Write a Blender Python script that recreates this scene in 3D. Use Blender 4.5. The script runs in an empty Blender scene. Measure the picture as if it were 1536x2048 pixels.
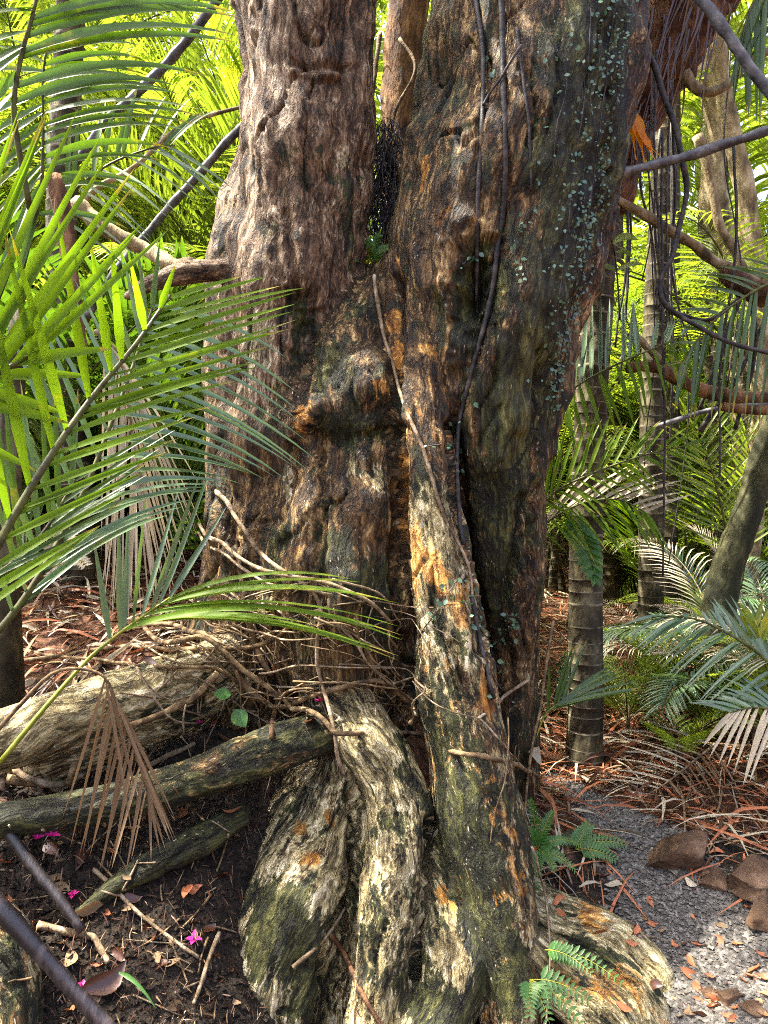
import bpy, math, random
import numpy as np
from mathutils import Vector, Matrix
from mathutils.bvhtree import BVHTree

R_ = math.radians
random.seed(7)
rng = np.random.default_rng(7)
scene = bpy.context.scene
COL = scene.collection

# ------------------------------------------------------------------ camera, sky, sun, exposure
CAM = np.array([0.0, 0.0, 1.5])
PITCH = R_(3.6)
VFOV = R_(69.0)
FPX = 1024.0 / math.tan(VFOV / 2)
cam_d = bpy.data.cameras.new('camera')
cam = bpy.data.objects.new('camera', cam_d)
COL.objects.link(cam)
cam.location = CAM
cam.rotation_euler = (R_(90) - PITCH, 0, 0)
cam_d.sensor_fit = 'VERTICAL'
cam_d.angle = VFOV
cam_d.clip_start = 0.05
cam_d.clip_end = 400
scene.camera = cam

SUN_EL, SUN_AZ = R_(62), R_(-80)          # azimuth from +Y towards +X: the sun stands high to the left
world = bpy.data.worlds.new('World')
scene.world = world
world.use_nodes = True
wn = world.node_tree
sky = wn.nodes.new('ShaderNodeTexSky')
sky.sky_type = 'NISHITA'
sky.sun_disc = False
sky.sun_elevation = SUN_EL
sky.sun_rotation = SUN_AZ
sky.altitude = 50
sky.air_density = 0.6
sky.dust_density = 6.0
sky.ozone_density = 0.3
wn.links.new(sky.outputs[0], wn.nodes['Background'].inputs[0])
wn.nodes['Background'].inputs[1].default_value = 0.15
sun_d = bpy.data.lights.new('sun', 'SUN')
sun_d.energy = 3.6
sun_d.angle = R_(0.6)
sun_d.color = (1.0, 0.93, 0.80)
sun = bpy.data.objects.new('sun', sun_d)
COL.objects.link(sun)
sdir = Vector((math.sin(SUN_AZ) * math.cos(SUN_EL), math.cos(SUN_AZ) * math.cos(SUN_EL), math.sin(SUN_EL)))
sun.rotation_euler = sdir.to_track_quat('Z', 'Y').to_euler()
sun.location = (-6, -4, 12)
scene.view_settings.view_transform = 'Standard'
scene.view_settings.look = 'None'
scene.view_settings.exposure = 2.88
scene.view_settings.gamma = 1.0
scene.render.engine = 'CYCLES'
scene.cycles.use_denoising = False
scene.cycles.filter_width = 1.0
scene.cycles.max_bounces = 5
scene.cycles.diffuse_bounces = 3
scene.cycles.transmission_bounces = 3
scene.cycles.use_adaptive_sampling = True
scene.cycles.adaptive_threshold = 0.015
scene.cycles.glossy_bounces = 2
scene.cycles.sample_clamp_indirect = 6.0

# ------------------------------------------------------------------ camera geometry helpers
SA, CA = math.sin(PITCH), math.cos(PITCH)


def P(px, py, d):
    """the world point seen at photo pixel (px, py) that lies d metres ahead (world Y)"""
    cx, cz = (px - 768) / FPX, -(py - 1024) / FPX
    v = np.array([cx, CA + cz * SA, -SA + cz * CA])
    return CAM + v * (d / v[1])


def ray(px, py):
    cx, cz = (px - 768) / FPX, -(py - 1024) / FPX
    return Vector((cx, CA + cz * SA, -SA + cz * CA)).normalized()


def proj(p):
    q = np.asarray(p) - CAM
    dep = q[..., 1] * CA - q[..., 2] * SA
    up = q[..., 1] * SA + q[..., 2] * CA
    return 768 + FPX * q[..., 0] / dep, 1024 - FPX * up / dep


# ------------------------------------------------------------------ mesh helpers
def mesh_np(name, V, F, mats=(), smooth=True, mat_idx=None):
    """one mesh from an (n,3) array and a face array (or list of face arrays of different sizes)"""
    me = bpy.data.meshes.new(name)
    V = np.asarray(V, dtype=np.float32)
    Fs = F if isinstance(F, list) else [F]
    Fs = [np.asarray(f, dtype=np.int32) for f in Fs if len(f)]
    loops = np.concatenate([f.ravel() for f in Fs])
    tot = np.concatenate([np.full(len(f), f.shape[1], dtype=np.int32) for f in Fs])
    start = np.concatenate([[0], np.cumsum(tot)[:-1]]).astype(np.int32)
    me.vertices.add(len(V)); me.vertices.foreach_set('co', V.ravel())
    me.loops.add(len(loops)); me.loops.foreach_set('vertex_index', loops)
    me.polygons.add(len(tot)); me.polygons.foreach_set('loop_start', start)
    me.polygons.foreach_set('loop_total', tot)
    if mat_idx is not None:
        me.polygons.foreach_set('material_index', np.asarray(mat_idx, dtype=np.int32))
    me.update(calc_edges=True)
    me.polygons.foreach_set('use_smooth', np.full(len(tot), bool(smooth)))
    for m in mats:
        me.materials.append(m)
    return me


def link(name, me, parent=None, loc=None, **props):
    o = bpy.data.objects.new(name, me)
    COL.objects.link(o)
    if parent is not None:
        o.parent = parent
    if loc is not None:
        o.location = loc
    for k, v in props.items():
        o[k] = v
    return o


def thing(name, label, category, group=None, loc=(0, 0, 0)):
    o = bpy.data.objects.new(name, None)
    COL.objects.link(o)
    o.empty_display_size = 0.1
    o.location = loc
    o['label'] = label; o['category'] = category
    if group:
        o['group'] = group
    return o


def tag(o, label, category, group=None):
    o['label'] = label; o['category'] = category
    if group:
        o['group'] = group
    return o


def set_attr(me, name, typ, data):
    a = me.attributes.new(name, typ, 'POINT')
    a.data.foreach_set('color' if typ == 'FLOAT_COLOR' else ('vector' if typ == 'FLOAT_VECTOR' else 'value'), np.asarray(data, dtype=np.float32).ravel())


def catmull(pts, n):
    """resample control points (any columns) to about n rows with a Catmull-Rom spline"""
    p = np.asarray(pts, float)
    if len(p) == 2:
        t = np.linspace(0, 1, n)[:, None]
        return p[0] * (1 - t) + p[1] * t
    q = np.vstack([2 * p[0] - p[1], p, 2 * p[-1] - p[-2]])
    u = np.linspace(0, len(p) - 1 - 1e-9, n)
    i = u.astype(int); f = (u - i)[:, None]
    a, b, c, d = q[i], q[i + 1], q[i + 2], q[i + 3]
    return 0.5 * (2 * b + (c - a) * f + (2 * a - 5 * b + 4 * c - d) * f ** 2 + (3 * b - a - 3 * c + d) * f ** 3)


def frames(c):
    t = np.gradient(c, axis=0)
    t /= np.linalg.norm(t, axis=1)[:, None] + 1e-12
    u = np.zeros_like(t)
    ref = np.array([0, 0, 1.0]) if abs(t[0, 2]) < 0.9 else np.array([1.0, 0, 0])
    for i in range(len(t)):
        r = ref - t[i] * (ref @ t[i])
        r /= np.linalg.norm(r) + 1e-12
        u[i] = r; ref = r
    return t, u, np.cross(t, u)


def tube(c, r, sides=8, cap=True, jitter=0.0):
    """verts, faces of a tube along points c with radii r"""
    c = np.asarray(c, float); r = np.broadcast_to(np.asarray(r, float), (len(c),))
    t, u, w = frames(c)
    a = np.linspace(0, 2 * math.pi, sides, endpoint=False)
    rr = r[:, None] * (1 + jitter * rng.uniform(-1, 1, (len(c), sides)))
    V = c[:, None, :] + rr[..., None] * (np.cos(a)[None, :, None] * u[:, None, :] + np.sin(a)[None, :, None] * w[:, None, :])
    n = len(c)
    i, j = np.meshgrid(np.arange(n - 1), np.arange(sides), indexing='ij')
    j2 = (j + 1) % sides
    F = np.stack([i * sides + j, i * sides + j2, (i + 1) * sides + j2, (i + 1) * sides + j], -1).reshape(-1, 4)
    V = V.reshape(-1, 3)
    Fl = [F]
    if cap:
        V = np.vstack([V, c[:1], c[-1:]])
        k = np.arange(sides); k2 = (k + 1) % sides
        Fl.append(np.vstack([np.stack([k2, k, np.full(sides, n * sides)], -1),
                             np.stack([(n - 1) * sides + k, (n - 1) * sides + k2, np.full(sides, n * sides + 1)], -1)]))
    return V, Fl


class Geo:
    """collects pieces into one mesh"""
    def __init__(self):
        self.V, self.F, self.n, self.M = [], {3: [], 4: []}, 0, {3: [], 4: []}

    def add(self, V, F, mat=0):
        for f in (F if isinstance(F, list) else [F]):
            f = np.asarray(f)
            if len(f):
                self.F[f.shape[1]].append(f + self.n)
                self.M[f.shape[1]].append(np.full(len(f), mat))
        self.V.append(np.asarray(V, float)); self.n += len(V)

    def mesh(self, name, mats, smooth=True):
        Fs = [np.vstack(self.F[k]) for k in (4, 3) if self.F[k]]
        Ms = np.concatenate([np.concatenate(self.M[k]) for k in (4, 3) if self.M[k]])
        return mesh_np(name, np.vstack(self.V), Fs, mats, smooth, Ms)


# ------------------------------------------------------------------ noise
_perm = np.concatenate([rng.permutation(256)] * 3)
_grad = rng.normal(size=(256, 3)); _grad /= np.linalg.norm(_grad, axis=1)[:, None]


def noise3(p):
    p = np.asarray(p, float)
    i = np.floor(p).astype(int); f = p - i; i &= 255
    w = f * f * f * (f * (f * 6 - 15) + 10)
    out = 0
    for dx in (0, 1):
        for dy in (0, 1):
            for dz in (0, 1):
                g = _grad[_perm[_perm[_perm[i[:, 0] + dx] + i[:, 1] + dy] + (i[:, 2] + dz) % 256]]
                d = f - np.array([dx, dy, dz])
                ww = (w[:, 0] if dx else 1 - w[:, 0]) * (w[:, 1] if dy else 1 - w[:, 1]) * (w[:, 2] if dz else 1 - w[:, 2])
                out = out + ww * np.einsum('ij,ij->i', g, d)
    return out * 1.6


def fbm(p, octv=4, gain=0.5):
    a, s, o = 1.0, 0, np.asarray(p, float)
    for _ in range(octv):
        s = s + a * noise3(o); o = o * 2.03 + 17.3; a *= gain
    return s


# ------------------------------------------------------------------ node helpers
class Nodes:
    def __init__(self, name):
        self.m = bpy.data.materials.new(name)
        self.m.use_nodes = True
        self.t = self.m.node_tree
        self.b = self.t.nodes['Principled BSDF']
        self.out = self.t.nodes['Material Output']

    def n(self, typ, ins=None, **props):
        nd = self.t.nodes.new('ShaderNode' + typ)
        for k, v in props.items():
            setattr(nd, k, v)
        for k, v in (ins or {}).items():
            if isinstance(v, bpy.types.NodeSocket):
                self.t.links.new(v, nd.inputs[k])
            else:
                nd.inputs[k].default_value = v
        return nd

    def noise(self, vec, scale, detail=4, rough=0.55, dist=0.0):
        return self.n('TexNoise', {'Vector': vec, 'Scale': scale, 'Detail': detail, 'Roughness': rough, 'Distortion': dist}).outputs[0]

    def math(self, op, a, b=0.0, clamp=False):
        return self.n('Math', {0: a, 1: b}, operation=op, use_clamp=clamp).outputs[0]

    def ramp(self, fac, stops):
        nd = self.n('ValToRGB', {0: fac})
        e = nd.color_ramp.elements
        while len(e) < len(stops):
            e.new(0.5)
        for el, (pos, c) in zip(e, stops):
            el.position = pos
            el.color = (*c, 1) if len(c) == 3 else c
        return nd.outputs[0]

    def step(self, v, lo, hi):
        return self.n('MapRange', {0: v, 1: lo, 2: hi, 3: 0.0, 4: 1.0}, interpolation_type='SMOOTHSTEP').outputs[0]

    def mix(self, f, a, b):
        nd = self.n('Mix', data_type='RGBA', blend_type='MIX')
        for i, v in ((0, f), (6, a), (7, b)):
            if isinstance(v, bpy.types.NodeSocket):
                self.t.links.new(v, nd.inputs[i])
            else:
                nd.inputs[i].default_value = (*v, 1) if isinstance(v, tuple) and len(v) == 3 else v
        return nd.outputs[2]

    def mul(self, a, b):
        nd = self.n('Mix', data_type='RGBA', blend_type='MULTIPLY')
        nd.inputs[0].default_value = 1
        for i, v in ((6, a), (7, b)):
            if isinstance(v, bpy.types.NodeSocket):
                self.t.links.new(v, nd.inputs[i])
            else:
                nd.inputs[i].default_value = (*v, 1)
        return nd.outputs[2]

    def scaled(self, vec, s):
        return self.n('VectorMath', {0: vec, 1: s}, operation='MULTIPLY').outputs[0]

    def set(self, color=None, rough=None, bump=None, bstr=0.5, bdist=0.01, spec=None):
        for k, v in (('Base Color', color), ('Roughness', rough), ('Specular IOR Level', spec)):
            if v is None:
                continue
            if isinstance(v, bpy.types.NodeSocket):
                self.t.links.new(v, self.b.inputs[k])
            else:
                self.b.inputs[k].default_value = (*v, 1) if isinstance(v, tuple) else v
        if bump is not None:
            bn = self.n('Bump', {'Strength': bstr, 'Distance': bdist, 'Height': bump})
            self.t.links.new(bn.outputs[0], self.b.inputs['Normal'])
        return self.m


def obj_co(N):
    return N.n('TexCoord').outputs['Object']


def mat_bark():
    N = Nodes('bark')
    co = N.n('Attribute', attribute_name='bark_co').outputs['Vector']
    mk = N.n('Attribute', attribute_name='mask')
    sep = N.n('SeparateColor', {0: mk.outputs['Color']})
    pink, moss_shade, ochre, pale = sep.outputs[0], sep.outputs[1], sep.outputs[2], mk.outputs['Alpha']
    warp = N.n('TexNoise', {'Vector': co, 'Scale': 9.0, 'Detail': 4.0}).outputs[1]
    wv = N.n('VectorMath', {0: warp, 1: (0.07, 0.07, 0.16)}, operation='MULTIPLY').outputs[0]
    cw = N.n('VectorMath', {0: co, 1: wv}, operation='ADD').outputs[0]
    big = N.noise(N.scaled(cw, (1, 1, 0.6)), 6, 5, 0.6)
    mid = N.noise(N.scaled(cw, (1, 1, 0.38)), 34, 7, 0.7)
    fib = N.noise(N.scaled(cw, (1, 1, 0.22)), 150, 4, 0.65)
    frac = N.noise(N.scaled(co, (1, 1, 0.6)), 13, 10, 0.74)
    frac2 = N.noise(N.scaled(co, (1, 1, 0.45)), 21, 10, 0.76, 0.3)
    flk = N.n('TexVoronoi', {'Vector': N.scaled(cw, (1, 1, 0.30)), 'Scale': 95.0, 'Randomness': 1.0}).outputs[0]
    crk = N.n('TexVoronoi', {'Vector': N.scaled(cw, (1, 1, 0.17)), 'Scale': 24.0}, feature='DISTANCE_TO_EDGE').outputs[0]
    crack = N.step(N.math('ADD', crk, N.math('MULTIPLY', N.math('SUBTRACT', fib, 0.5), 0.25)), 0.0, 0.13)
    lng = N.noise(N.scaled(cw, (1, 1, 0.07)), 26, 5, 0.6)
    fine = N.math('ADD', N.math('MULTIPLY', mid, 0.45), N.math('ADD', N.math('MULTIPLY', fib, 0.33), N.math('MULTIPLY', lng, 0.22)))
    soft = N.math('ADD', N.math('MULTIPLY', mid, 0.25), N.math('ADD', N.math('MULTIPLY', fib, 0.15), N.math('ADD', N.math('MULTIPLY', lng, 0.25), N.math('MULTIPLY', big, 0.35))))
    bl = N.step(N.noise(N.scaled(co, (1, 1, 0.7)), 4.5, 3, 0.5), 0.42, 0.60)
    tone = N.n('Mix', {0: N.math('MULTIPLY', bl, 0.75), 2: fine, 3: soft}).outputs[0]
    tone = N.math('ADD', N.math('MULTIPLY', N.math('SUBTRACT', tone, 0.5), 1.55), 0.492)
    brown = N.ramp(tone, [(0.39, (0.008, 0.005, 0.002)), (0.48, (0.06, 0.032, 0.010)), (0.55, (0.165, 0.094, 0.031)), (0.64, (0.47, 0.32, 0.13))])
    rose = N.ramp(tone, [(0.38, (0.014, 0.007, 0.003)), (0.46, (0.095, 0.053, 0.024)), (0.54, (0.215, 0.135, 0.068)), (0.66, (0.66, 0.53, 0.35))])
    paler = N.ramp(tone, [(0.37, (0.028, 0.022, 0.009)), (0.45, (0.175, 0.137, 0.056)), (0.53, (0.38, 0.315, 0.15)), (0.63, (0.74, 0.67, 0.46))])
    och = N.ramp(tone, [(0.36, (0.05, 0.018, 0.003)), (0.46, (0.30, 0.115, 0.015)), (0.55, (0.60, 0.28, 0.045)), (0.65, (0.82, 0.53, 0.18))])
    mos_shade = N.ramp(tone, [(0.40, (0.004, 0.005, 0.002)), (0.5, (0.028, 0.03, 0.008)), (0.59, (0.085, 0.085, 0.02)), (0.70, (0.22, 0.20, 0.07))])
    j1 = N.math('SUBTRACT', N.math('ADD', N.math('MULTIPLY', frac, 0.75), N.math('MULTIPLY', mid, 0.35)), 0.55)
    j2 = N.math('SUBTRACT', N.math('ADD', N.math('MULTIPLY', frac2, 0.75), N.math('MULTIPLY', fib, 0.35)), 0.55)

    def edge(mask, j, k=1.5, lo=0.44, hi=0.58):
        return N.step(N.math('ADD', mask, N.math('MULTIPLY', j, k)), lo, hi)
    c = N.mix(edge(pink, j1, 1.4), brown, rose)
    c = N.mix(edge(pale, j2, 2.6), c, paler)
    c = N.mix(N.math('MULTIPLY', edge(ochre, j1, 3.4, 0.5, 0.72), 0.9), c, och)
    c = N.mix(edge(moss_shade, N.math('MULTIPLY', j1, -1.0), 3.0, 0.42, 0.54), c, mos_shade)
    fl = N.math('MULTIPLY', N.math('SUBTRACT', 1.0, N.step(N.math('ADD', flk, N.math('MULTIPLY', N.math('SUBTRACT', fib, 0.5), 0.5)), 0.10, 0.22)), N.step(frac, 0.50, 0.60))
    c = N.mix(N.math('MULTIPLY', fl, 0.85), c, (0.74, 0.64, 0.47))
    ck = N.math('MULTIPLY', N.math('SUBTRACT', 1.0, crack), N.step(frac, 0.36, 0.55))
    c = N.mix(N.math('MULTIPLY', ck, 0.6), c, N.mul(c, (0.20, 0.16, 0.13)))
    hgt = N.math('ADD', tone, N.math('SUBTRACT', N.math('MULTIPLY', fl, 0.14), N.math('MULTIPLY', ck, 0.24)))
    return N.set(c, 0.66, hgt, 1.0, 0.024, 0.35)


def mat_simple(name, c1, c2, scale=20, rough=0.8, bump=0.3, bdist=0.01, stretch=(1, 1, 1), c3=None, detail=5, spec=0.3, bscale=None):
    N = Nodes(name)
    co = N.scaled(obj_co(N), stretch)
    f = N.noise(co, scale, detail, 0.6)
    stops = [(0.35, c1), (0.65, c2)] if c3 is None else [(0.32, c1), (0.5, c2), (0.68, c3)]
    c = N.ramp(f, stops)
    b = N.noise(co, bscale or scale * 2.2, 5, 0.6)
    return N.set(c, rough, b, bump, bdist, spec)


def mat_leaf(name, base, tip=None, trans=0.45, rough=0.42, var=0.35, yellow=(0.35, 0.32, 0.03), spec=0.45, tcol=None, scale=6.0):
    """thin leaf: diffuse + gloss, and light coming through"""
    N = Nodes(name)
    rnd = N.n('ObjectInfo').outputs['Random']
    geo = N.n('NewGeometry')
    isl = geo.outputs['Random Per Island']
    pos = geo.outputs['Position']
    nz = N.noise(pos, scale, 3, 0.6)
    fine = N.noise(pos, 90, 2, 0.5)
    v = N.math('ADD', N.math('MULTIPLY', isl, 0.5), N.math('ADD', N.math('MULTIPLY', nz, 0.6), N.math('MULTIPLY', rnd, 0.3)))
    lo = tuple(x * (1 - var) for x in base)
    hi = tuple(min(1, x * (1 + var)) for x in base)
    c = N.ramp(v, [(0.3, lo), (0.72, base), (1.05, hi)])
    yl = N.step(N.math('ADD', nz, N.math('MULTIPLY', fine, 0.3)), 0.74, 0.95)
    c = N.mix(yl, c, yellow)
    N.set(c, rough, None, spec=spec)
    tb = N.n('BsdfTranslucent', {0: N.mul(c, tcol or (1.5, 1.55, 0.55))})
    mx = N.n('MixShader', {0: trans, 1: N.b.outputs[0], 2: tb.outputs[0]})
    N.t.links.new(mx.outputs[0], N.out.inputs[0])
    return N.m
# ------------------------------------------------------------------ materials
M_BARK = mat_bark()


def mat_ground():
    N = Nodes('soil')
    co = obj_co(N)
    a = N.noise(co, 3.0, 5, 0.6)
    b = N.noise(co, 28, 6, 0.65)
    d = N.noise(co, 120, 4, 0.6)
    m = N.math('ADD', N.math('MULTIPLY', b, 0.6), N.math('MULTIPLY', d, 0.4))
    soil = N.ramp(m, [(0.36, (0.006, 0.005, 0.004)), (0.52, (0.022, 0.016, 0.011)), (0.66, (0.07, 0.05, 0.033))])
    duff = N.ramp(m, [(0.36, (0.014, 0.007, 0.004)), (0.5, (0.06, 0.027, 0.014)), (0.64, (0.18, 0.085, 0.045))])
    grav = N.ramp(m, [(0.36, (0.03, 0.027, 0.023)), (0.5, (0.075, 0.068, 0.058)), (0.64, (0.15, 0.137, 0.118))])
    mk = N.n('Attribute', attribute_name='mask')
    sep = N.n('SeparateColor', {0: mk.outputs['Color']})
    j = N.math('MULTIPLY', N.math('SUBTRACT', N.math('ADD', a, b), 1.0), 1.2)
    c = N.mix(N.step(N.math('ADD', sep.outputs[0], j), 0.35, 0.65), soil, duff)
    c = N.mix(N.step(N.math('ADD', sep.outputs[1], j), 0.35, 0.65), c, grav)
    return N.set(c, 0.9, m, 1.0, 0.02, 0.2)


M_SOIL = mat_ground()

# ------------------------------------------------------------------ ground: one sheet, thin-plate surface through surveyed spots
GP = [P(*a) for a in [
    (50, 1175, 3.7), (250, 1195, 3.7), (400, 1230, 3.4), (100, 1320, 3.0), (300, 1330, 2.95), (550, 1400, 2.75), (650, 1440, 2.65),
    (200, 1560, 2.5), (480, 1590, 2.5), (620, 1600, 2.55), (100, 1800, 2.08), (400, 1850, 2.12), (330, 1700, 2.3), (200, 2040, 1.82), (0, 2040, 1.8), (-300, 2040, 1.8),
    (420, 2040, 1.9), (-200, 1700, 2.2), (-300, 1400, 2.7)]]
GP += [np.array(a) for a in [
    (1.2, 2.0, -0.02), (0.55, 2.7, 0.02), (0.9, 2.7, 0), (1.4, 2.7, 0.06), (0.75, 3.4, 0.02), (1.2, 3.4, 0.1),
    (0.7, 4.2, 0.1), (1.6, 4.0, 0.2), (2.6, 3.0, 0.25), (1.5, 6.0, 0.15), (0.6, 6.0, 0.3), (3.5, 6.0, 0.35), (2.2, 9.0, 0.25), (5, 9, 0.6), (0, 9, 0.8),
    (0.1, 3.6, 0.45), (0.0, 4.6, 0.6), (-1.2, 4.6, 1.0), (-2.5, 4.0, 1.15), (-4, 3, 1.2), (-3, 7, 1.5), (-6, 9, 2.2), (0, 14, 1.6), (5, 14, 1.2), (-8, 14, 3), (10, 14, 1.8),
    (0, 0, -0.05), (1, 0, -0.02), (-1.2, 0.3, 0.12), (-3, 0, 0.7), (3, 0.5, 0.1), (0, -4, -0.1), (-5, -4, 0.6), (5, -4, 0.3), (8, 3, 0.8), (-8, 3, 1.8),
    (-15, 25, 5), (0, 25, 4), (15, 25, 4), (20, 10, 3), (-20, 10, 5), (20, -10, 1), (-20, -10, 2), (0, -12, 0)]]
GP += [P(*a) for a in [(600, 2090, 2.15), (800, 2090, 2.12), (1000, 2090, 2.15), (1200, 2070, 2.1), (1340, 2040, 2.12), (1150, 1960, 2.4), (700, 2050, 2.35), (900, 1900, 2.6)]]
GP = np.array(GP)


def _tps(r2):
    return 0.5 * r2 * np.log(r2 + 1e-9)


def _fit(pts):
    n = len(pts); xy = pts[:, :2]
    A = np.zeros((n + 3, n + 3))
    A[:n, :n] = _tps(((xy[:, None] - xy[None]) ** 2).sum(-1)) + np.eye(n) * 0.02
    A[:n, n] = 1; A[:n, n + 1:] = xy; A[n, :n] = 1; A[n + 1:, :n] = xy.T
    return np.linalg.solve(A, np.concatenate([pts[:, 2], np.zeros(3)]))


_gw = _fit(GP)


def ground_z(x, y):
    x = np.asarray(x, float); y = np.asarray(y, float)
    sh = np.broadcast(x, y).shape
    q = np.stack([np.broadcast_to(x, sh).ravel(), np.broadcast_to(y, sh).ravel()], -1)
    n = len(GP); z = np.zeros(len(q))
    for i in range(n):
        z += _gw[i] * _tps(((q - GP[i, :2]) ** 2).sum(-1))
    z += _gw[n] + q @ _gw[n + 1:]
    dist = np.hypot(q[:, 0], q[:, 1] - 3)
    far = np.clip((dist - 22) / 12, 0, 1)
    z = np.clip(z, -0.5, 9) * (1 - far) + (5 + 0.28 * np.clip(dist - 22, 0, 80)) * far
    p3 = np.stack([q[:, 0], q[:, 1], np.zeros(len(q))], -1)
    path = path_mask(q[:, 0], q[:, 1])
    z += (0.035 * fbm(p3 * 2.2, 3) + 0.022 * fbm(p3 * 9, 3)) * (1 - 0.75 * path)
    return z.reshape(sh)


PATH = np.array([(0.95, 0.2), (1.02, 1.4), (1.08, 2.0), (1.05, 2.5), (0.95, 2.95), (0.82, 3.4), (0.75, 3.9), (0.9, 4.8)])


def path_mask(x, y):
    c = np.interp(y, PATH[:, 1], PATH[:, 0])
    w = np.interp(y, [0, 2.0, 2.5, 3.0, 3.5, 4.2], [0.6, 0.5, 0.32, 0.18, 0.08, 0.0])
    wob = 0.06 * noise3(np.stack([np.ravel(x) * 4, np.ravel(y) * 4, np.zeros(np.size(x))], -1)).reshape(np.shape(x))
    return np.clip((w - np.abs(x - c) + wob) / 0.12, 0, 1) * (y < 4.4) * (y > -3)


def axis(a, b, fine, lo, hi):
    """graded coordinates: step `fine` between a and b, growing towards lo and hi"""
    mid = np.arange(a, b + 1e-9, fine)
    up = [mid[-1]]; s = fine
    while up[-1] < hi:
        s *= 1.13; up.append(up[-1] + s)
    dn = [mid[0]]; s = fine
    while dn[-1] > lo:
        s *= 1.13; dn.append(dn[-1] - s)
    return np.concatenate([dn[:0:-1], mid, up[1:]])


gx, gy = axis(-1.7, 1.8, 0.016, -95, 95), axis(1.5, 4.2, 0.016, -60, 110)
GX, GY = np.meshgrid(gx, gy, indexing='ij')
GZ = ground_z(GX, GY)
gq = np.stack([GX.ravel(), GY.ravel(), GZ.ravel()], -1)
near = (np.abs(gq[:, 0]) < 3) & (gq[:, 1] > 1) & (gq[:, 1] < 6)
pm = path_mask(gq[:, 0], gq[:, 1])
fine_n = np.zeros(len(gq))
fine_n[near] = fbm(gq[near] * np.array([26, 26, 26]), 3)
gq[:, 2] += 0.012 * fine_n * (1 - pm) + 0.003 * fine_n * pm
ni, nj = GX.shape
ii, jj = np.meshgrid(np.arange(ni - 1), np.arange(nj - 1), indexing='ij')
gF = np.stack([ii * nj + jj, (ii + 1) * nj + jj, (ii + 1) * nj + jj + 1, ii * nj + jj + 1], -1).reshape(-1, 4)
g_me = mesh_np('ground', gq, gF, [M_SOIL])
duff = np.clip((gq[:, 1] - 2.55) / 0.5, 0, 1)
duff = np.where(gq[:, 0] < -0.2, np.clip((gq[:, 1] - 2.75) / 0.3, 0, 1), np.maximum(duff, np.clip((np.abs(gq[:, 0] - 1.0) - 0.35) / 0.3, 0, 1)))
set_attr(g_me, 'mask', 'FLOAT_COLOR', np.stack([duff, pm, 0 * pm, 0 * pm], -1))
ground = link('ground', g_me, kind='structure')
ground_bvh = BVHTree.FromPolygons([tuple(v) for v in gq], [tuple(f) for f in gF])


def G(x, y, dz=0.0):
    hit = ground_bvh.ray_cast(Vector((x, y, 30)), Vector((0, 0, -1)))
    z = hit[0].z if hit[0] is not None else float(ground_z(x, y))
    return np.array([x, y, z + dz])


# ------------------------------------------------------------------ the big tree: smooth union of tapering limbs, meshed as one skin
CH = {}
PART = {}


def limb(key, part, pts, k=0.035, n=None):
    pts = [(*P(a, b, d), r * d / FPX) for a, b, d, r in pts]
    CH[key] = (catmull(pts, n or (len(pts) - 1) * 3 + 1), k)
    PART[key] = part


limb('ls', 'left_stem', [(614, -300, 3.05, 136), (611, 0, 3.0, 132), (609, 200, 2.96, 125), (608, 380, 2.94, 121), (594, 540, 2.92, 130), (574, 700, 2.94, 130), (564, 900, 2.94, 138)])
limb('lb', 'trunk', [(564, 880, 2.94, 138), (552, 1100, 2.9, 136), (530, 1260, 2.85, 120), (500, 1380, 2.82, 105)])
limb('lr', 'left_stem', [(545, -60, 2.99, 60), (548, 200, 2.96, 58), (555, 430, 2.9, 62), (540, 600, 2.82, 62), (545, 760, 2.8, 58), (530, 950, 2.8, 58), (500, 1100, 2.78, 60)], 0.06)
limb('rs', 'right_stem', [(1125, -300, 3.2, 220), (1085, 0, 3.12, 201), (1045, 200, 3.05, 205), (1006, 400, 3.0, 203), (974, 560, 2.97, 190), (957, 720, 2.94, 172), (955, 880, 2.94, 144)])
limb('rb', 'trunk', [(955, 860, 2.94, 146), (975, 1050, 2.97, 112), (998, 1250, 3.0, 82), (1008, 1420, 3.05, 66), (1015, 1560, 3.1, 64)])
limb('rr', 'right_stem', [(1190, -60, 3.0, 80), (1150, 150, 2.95, 85), (1110, 350, 2.9, 85), (1075, 520, 2.86, 82), (1045, 700, 2.84, 85)], 0.06)
limb('rl', 'right_stem', [(930, -60, 3.05, 52), (905, 150, 2.98, 50), (870, 330, 2.9, 52), (845, 480, 2.84, 54)], 0.06)
limb('cb', 'trunk', [(772, 590, 3.0, 62), (735, 740, 2.95, 120), (710, 900, 2.95, 170), (700, 1050, 2.9, 185), (690, 1200, 2.86, 195), (690, 1350, 2.86, 165)], 0.05)
limb('arm', 'trunk', [(592, 850, 2.69, 34), (632, 775, 2.71, 50), (690, 690, 2.77, 56), (750, 600, 2.85, 50)], 0.05)
limb('kn', 'trunk', [(660, 830, 2.73, 56), (725, 785, 2.72, 72), (762, 765, 2.74, 56)], 0.06)
limb('kn2', 'trunk', [(590, 830, 2.65, 32), (622, 820, 2.63, 40)], 0.02)
limb('bl1', 'trunk', [(578, 930, 2.74, 40), (592, 1080, 2.70, 52), (600, 1180, 2.67, 48), (608, 1260, 2.64, 44), (625, 1340, 2.6, 42), (655, 1420, 2.56, 40)], 0.04)
limb('bl2', 'trunk', [(690, 950, 2.74, 60), (690, 1100, 2.70, 72), (700, 1230, 2.68, 66), (700, 1350, 2.64, 60)], 0.05)
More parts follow.
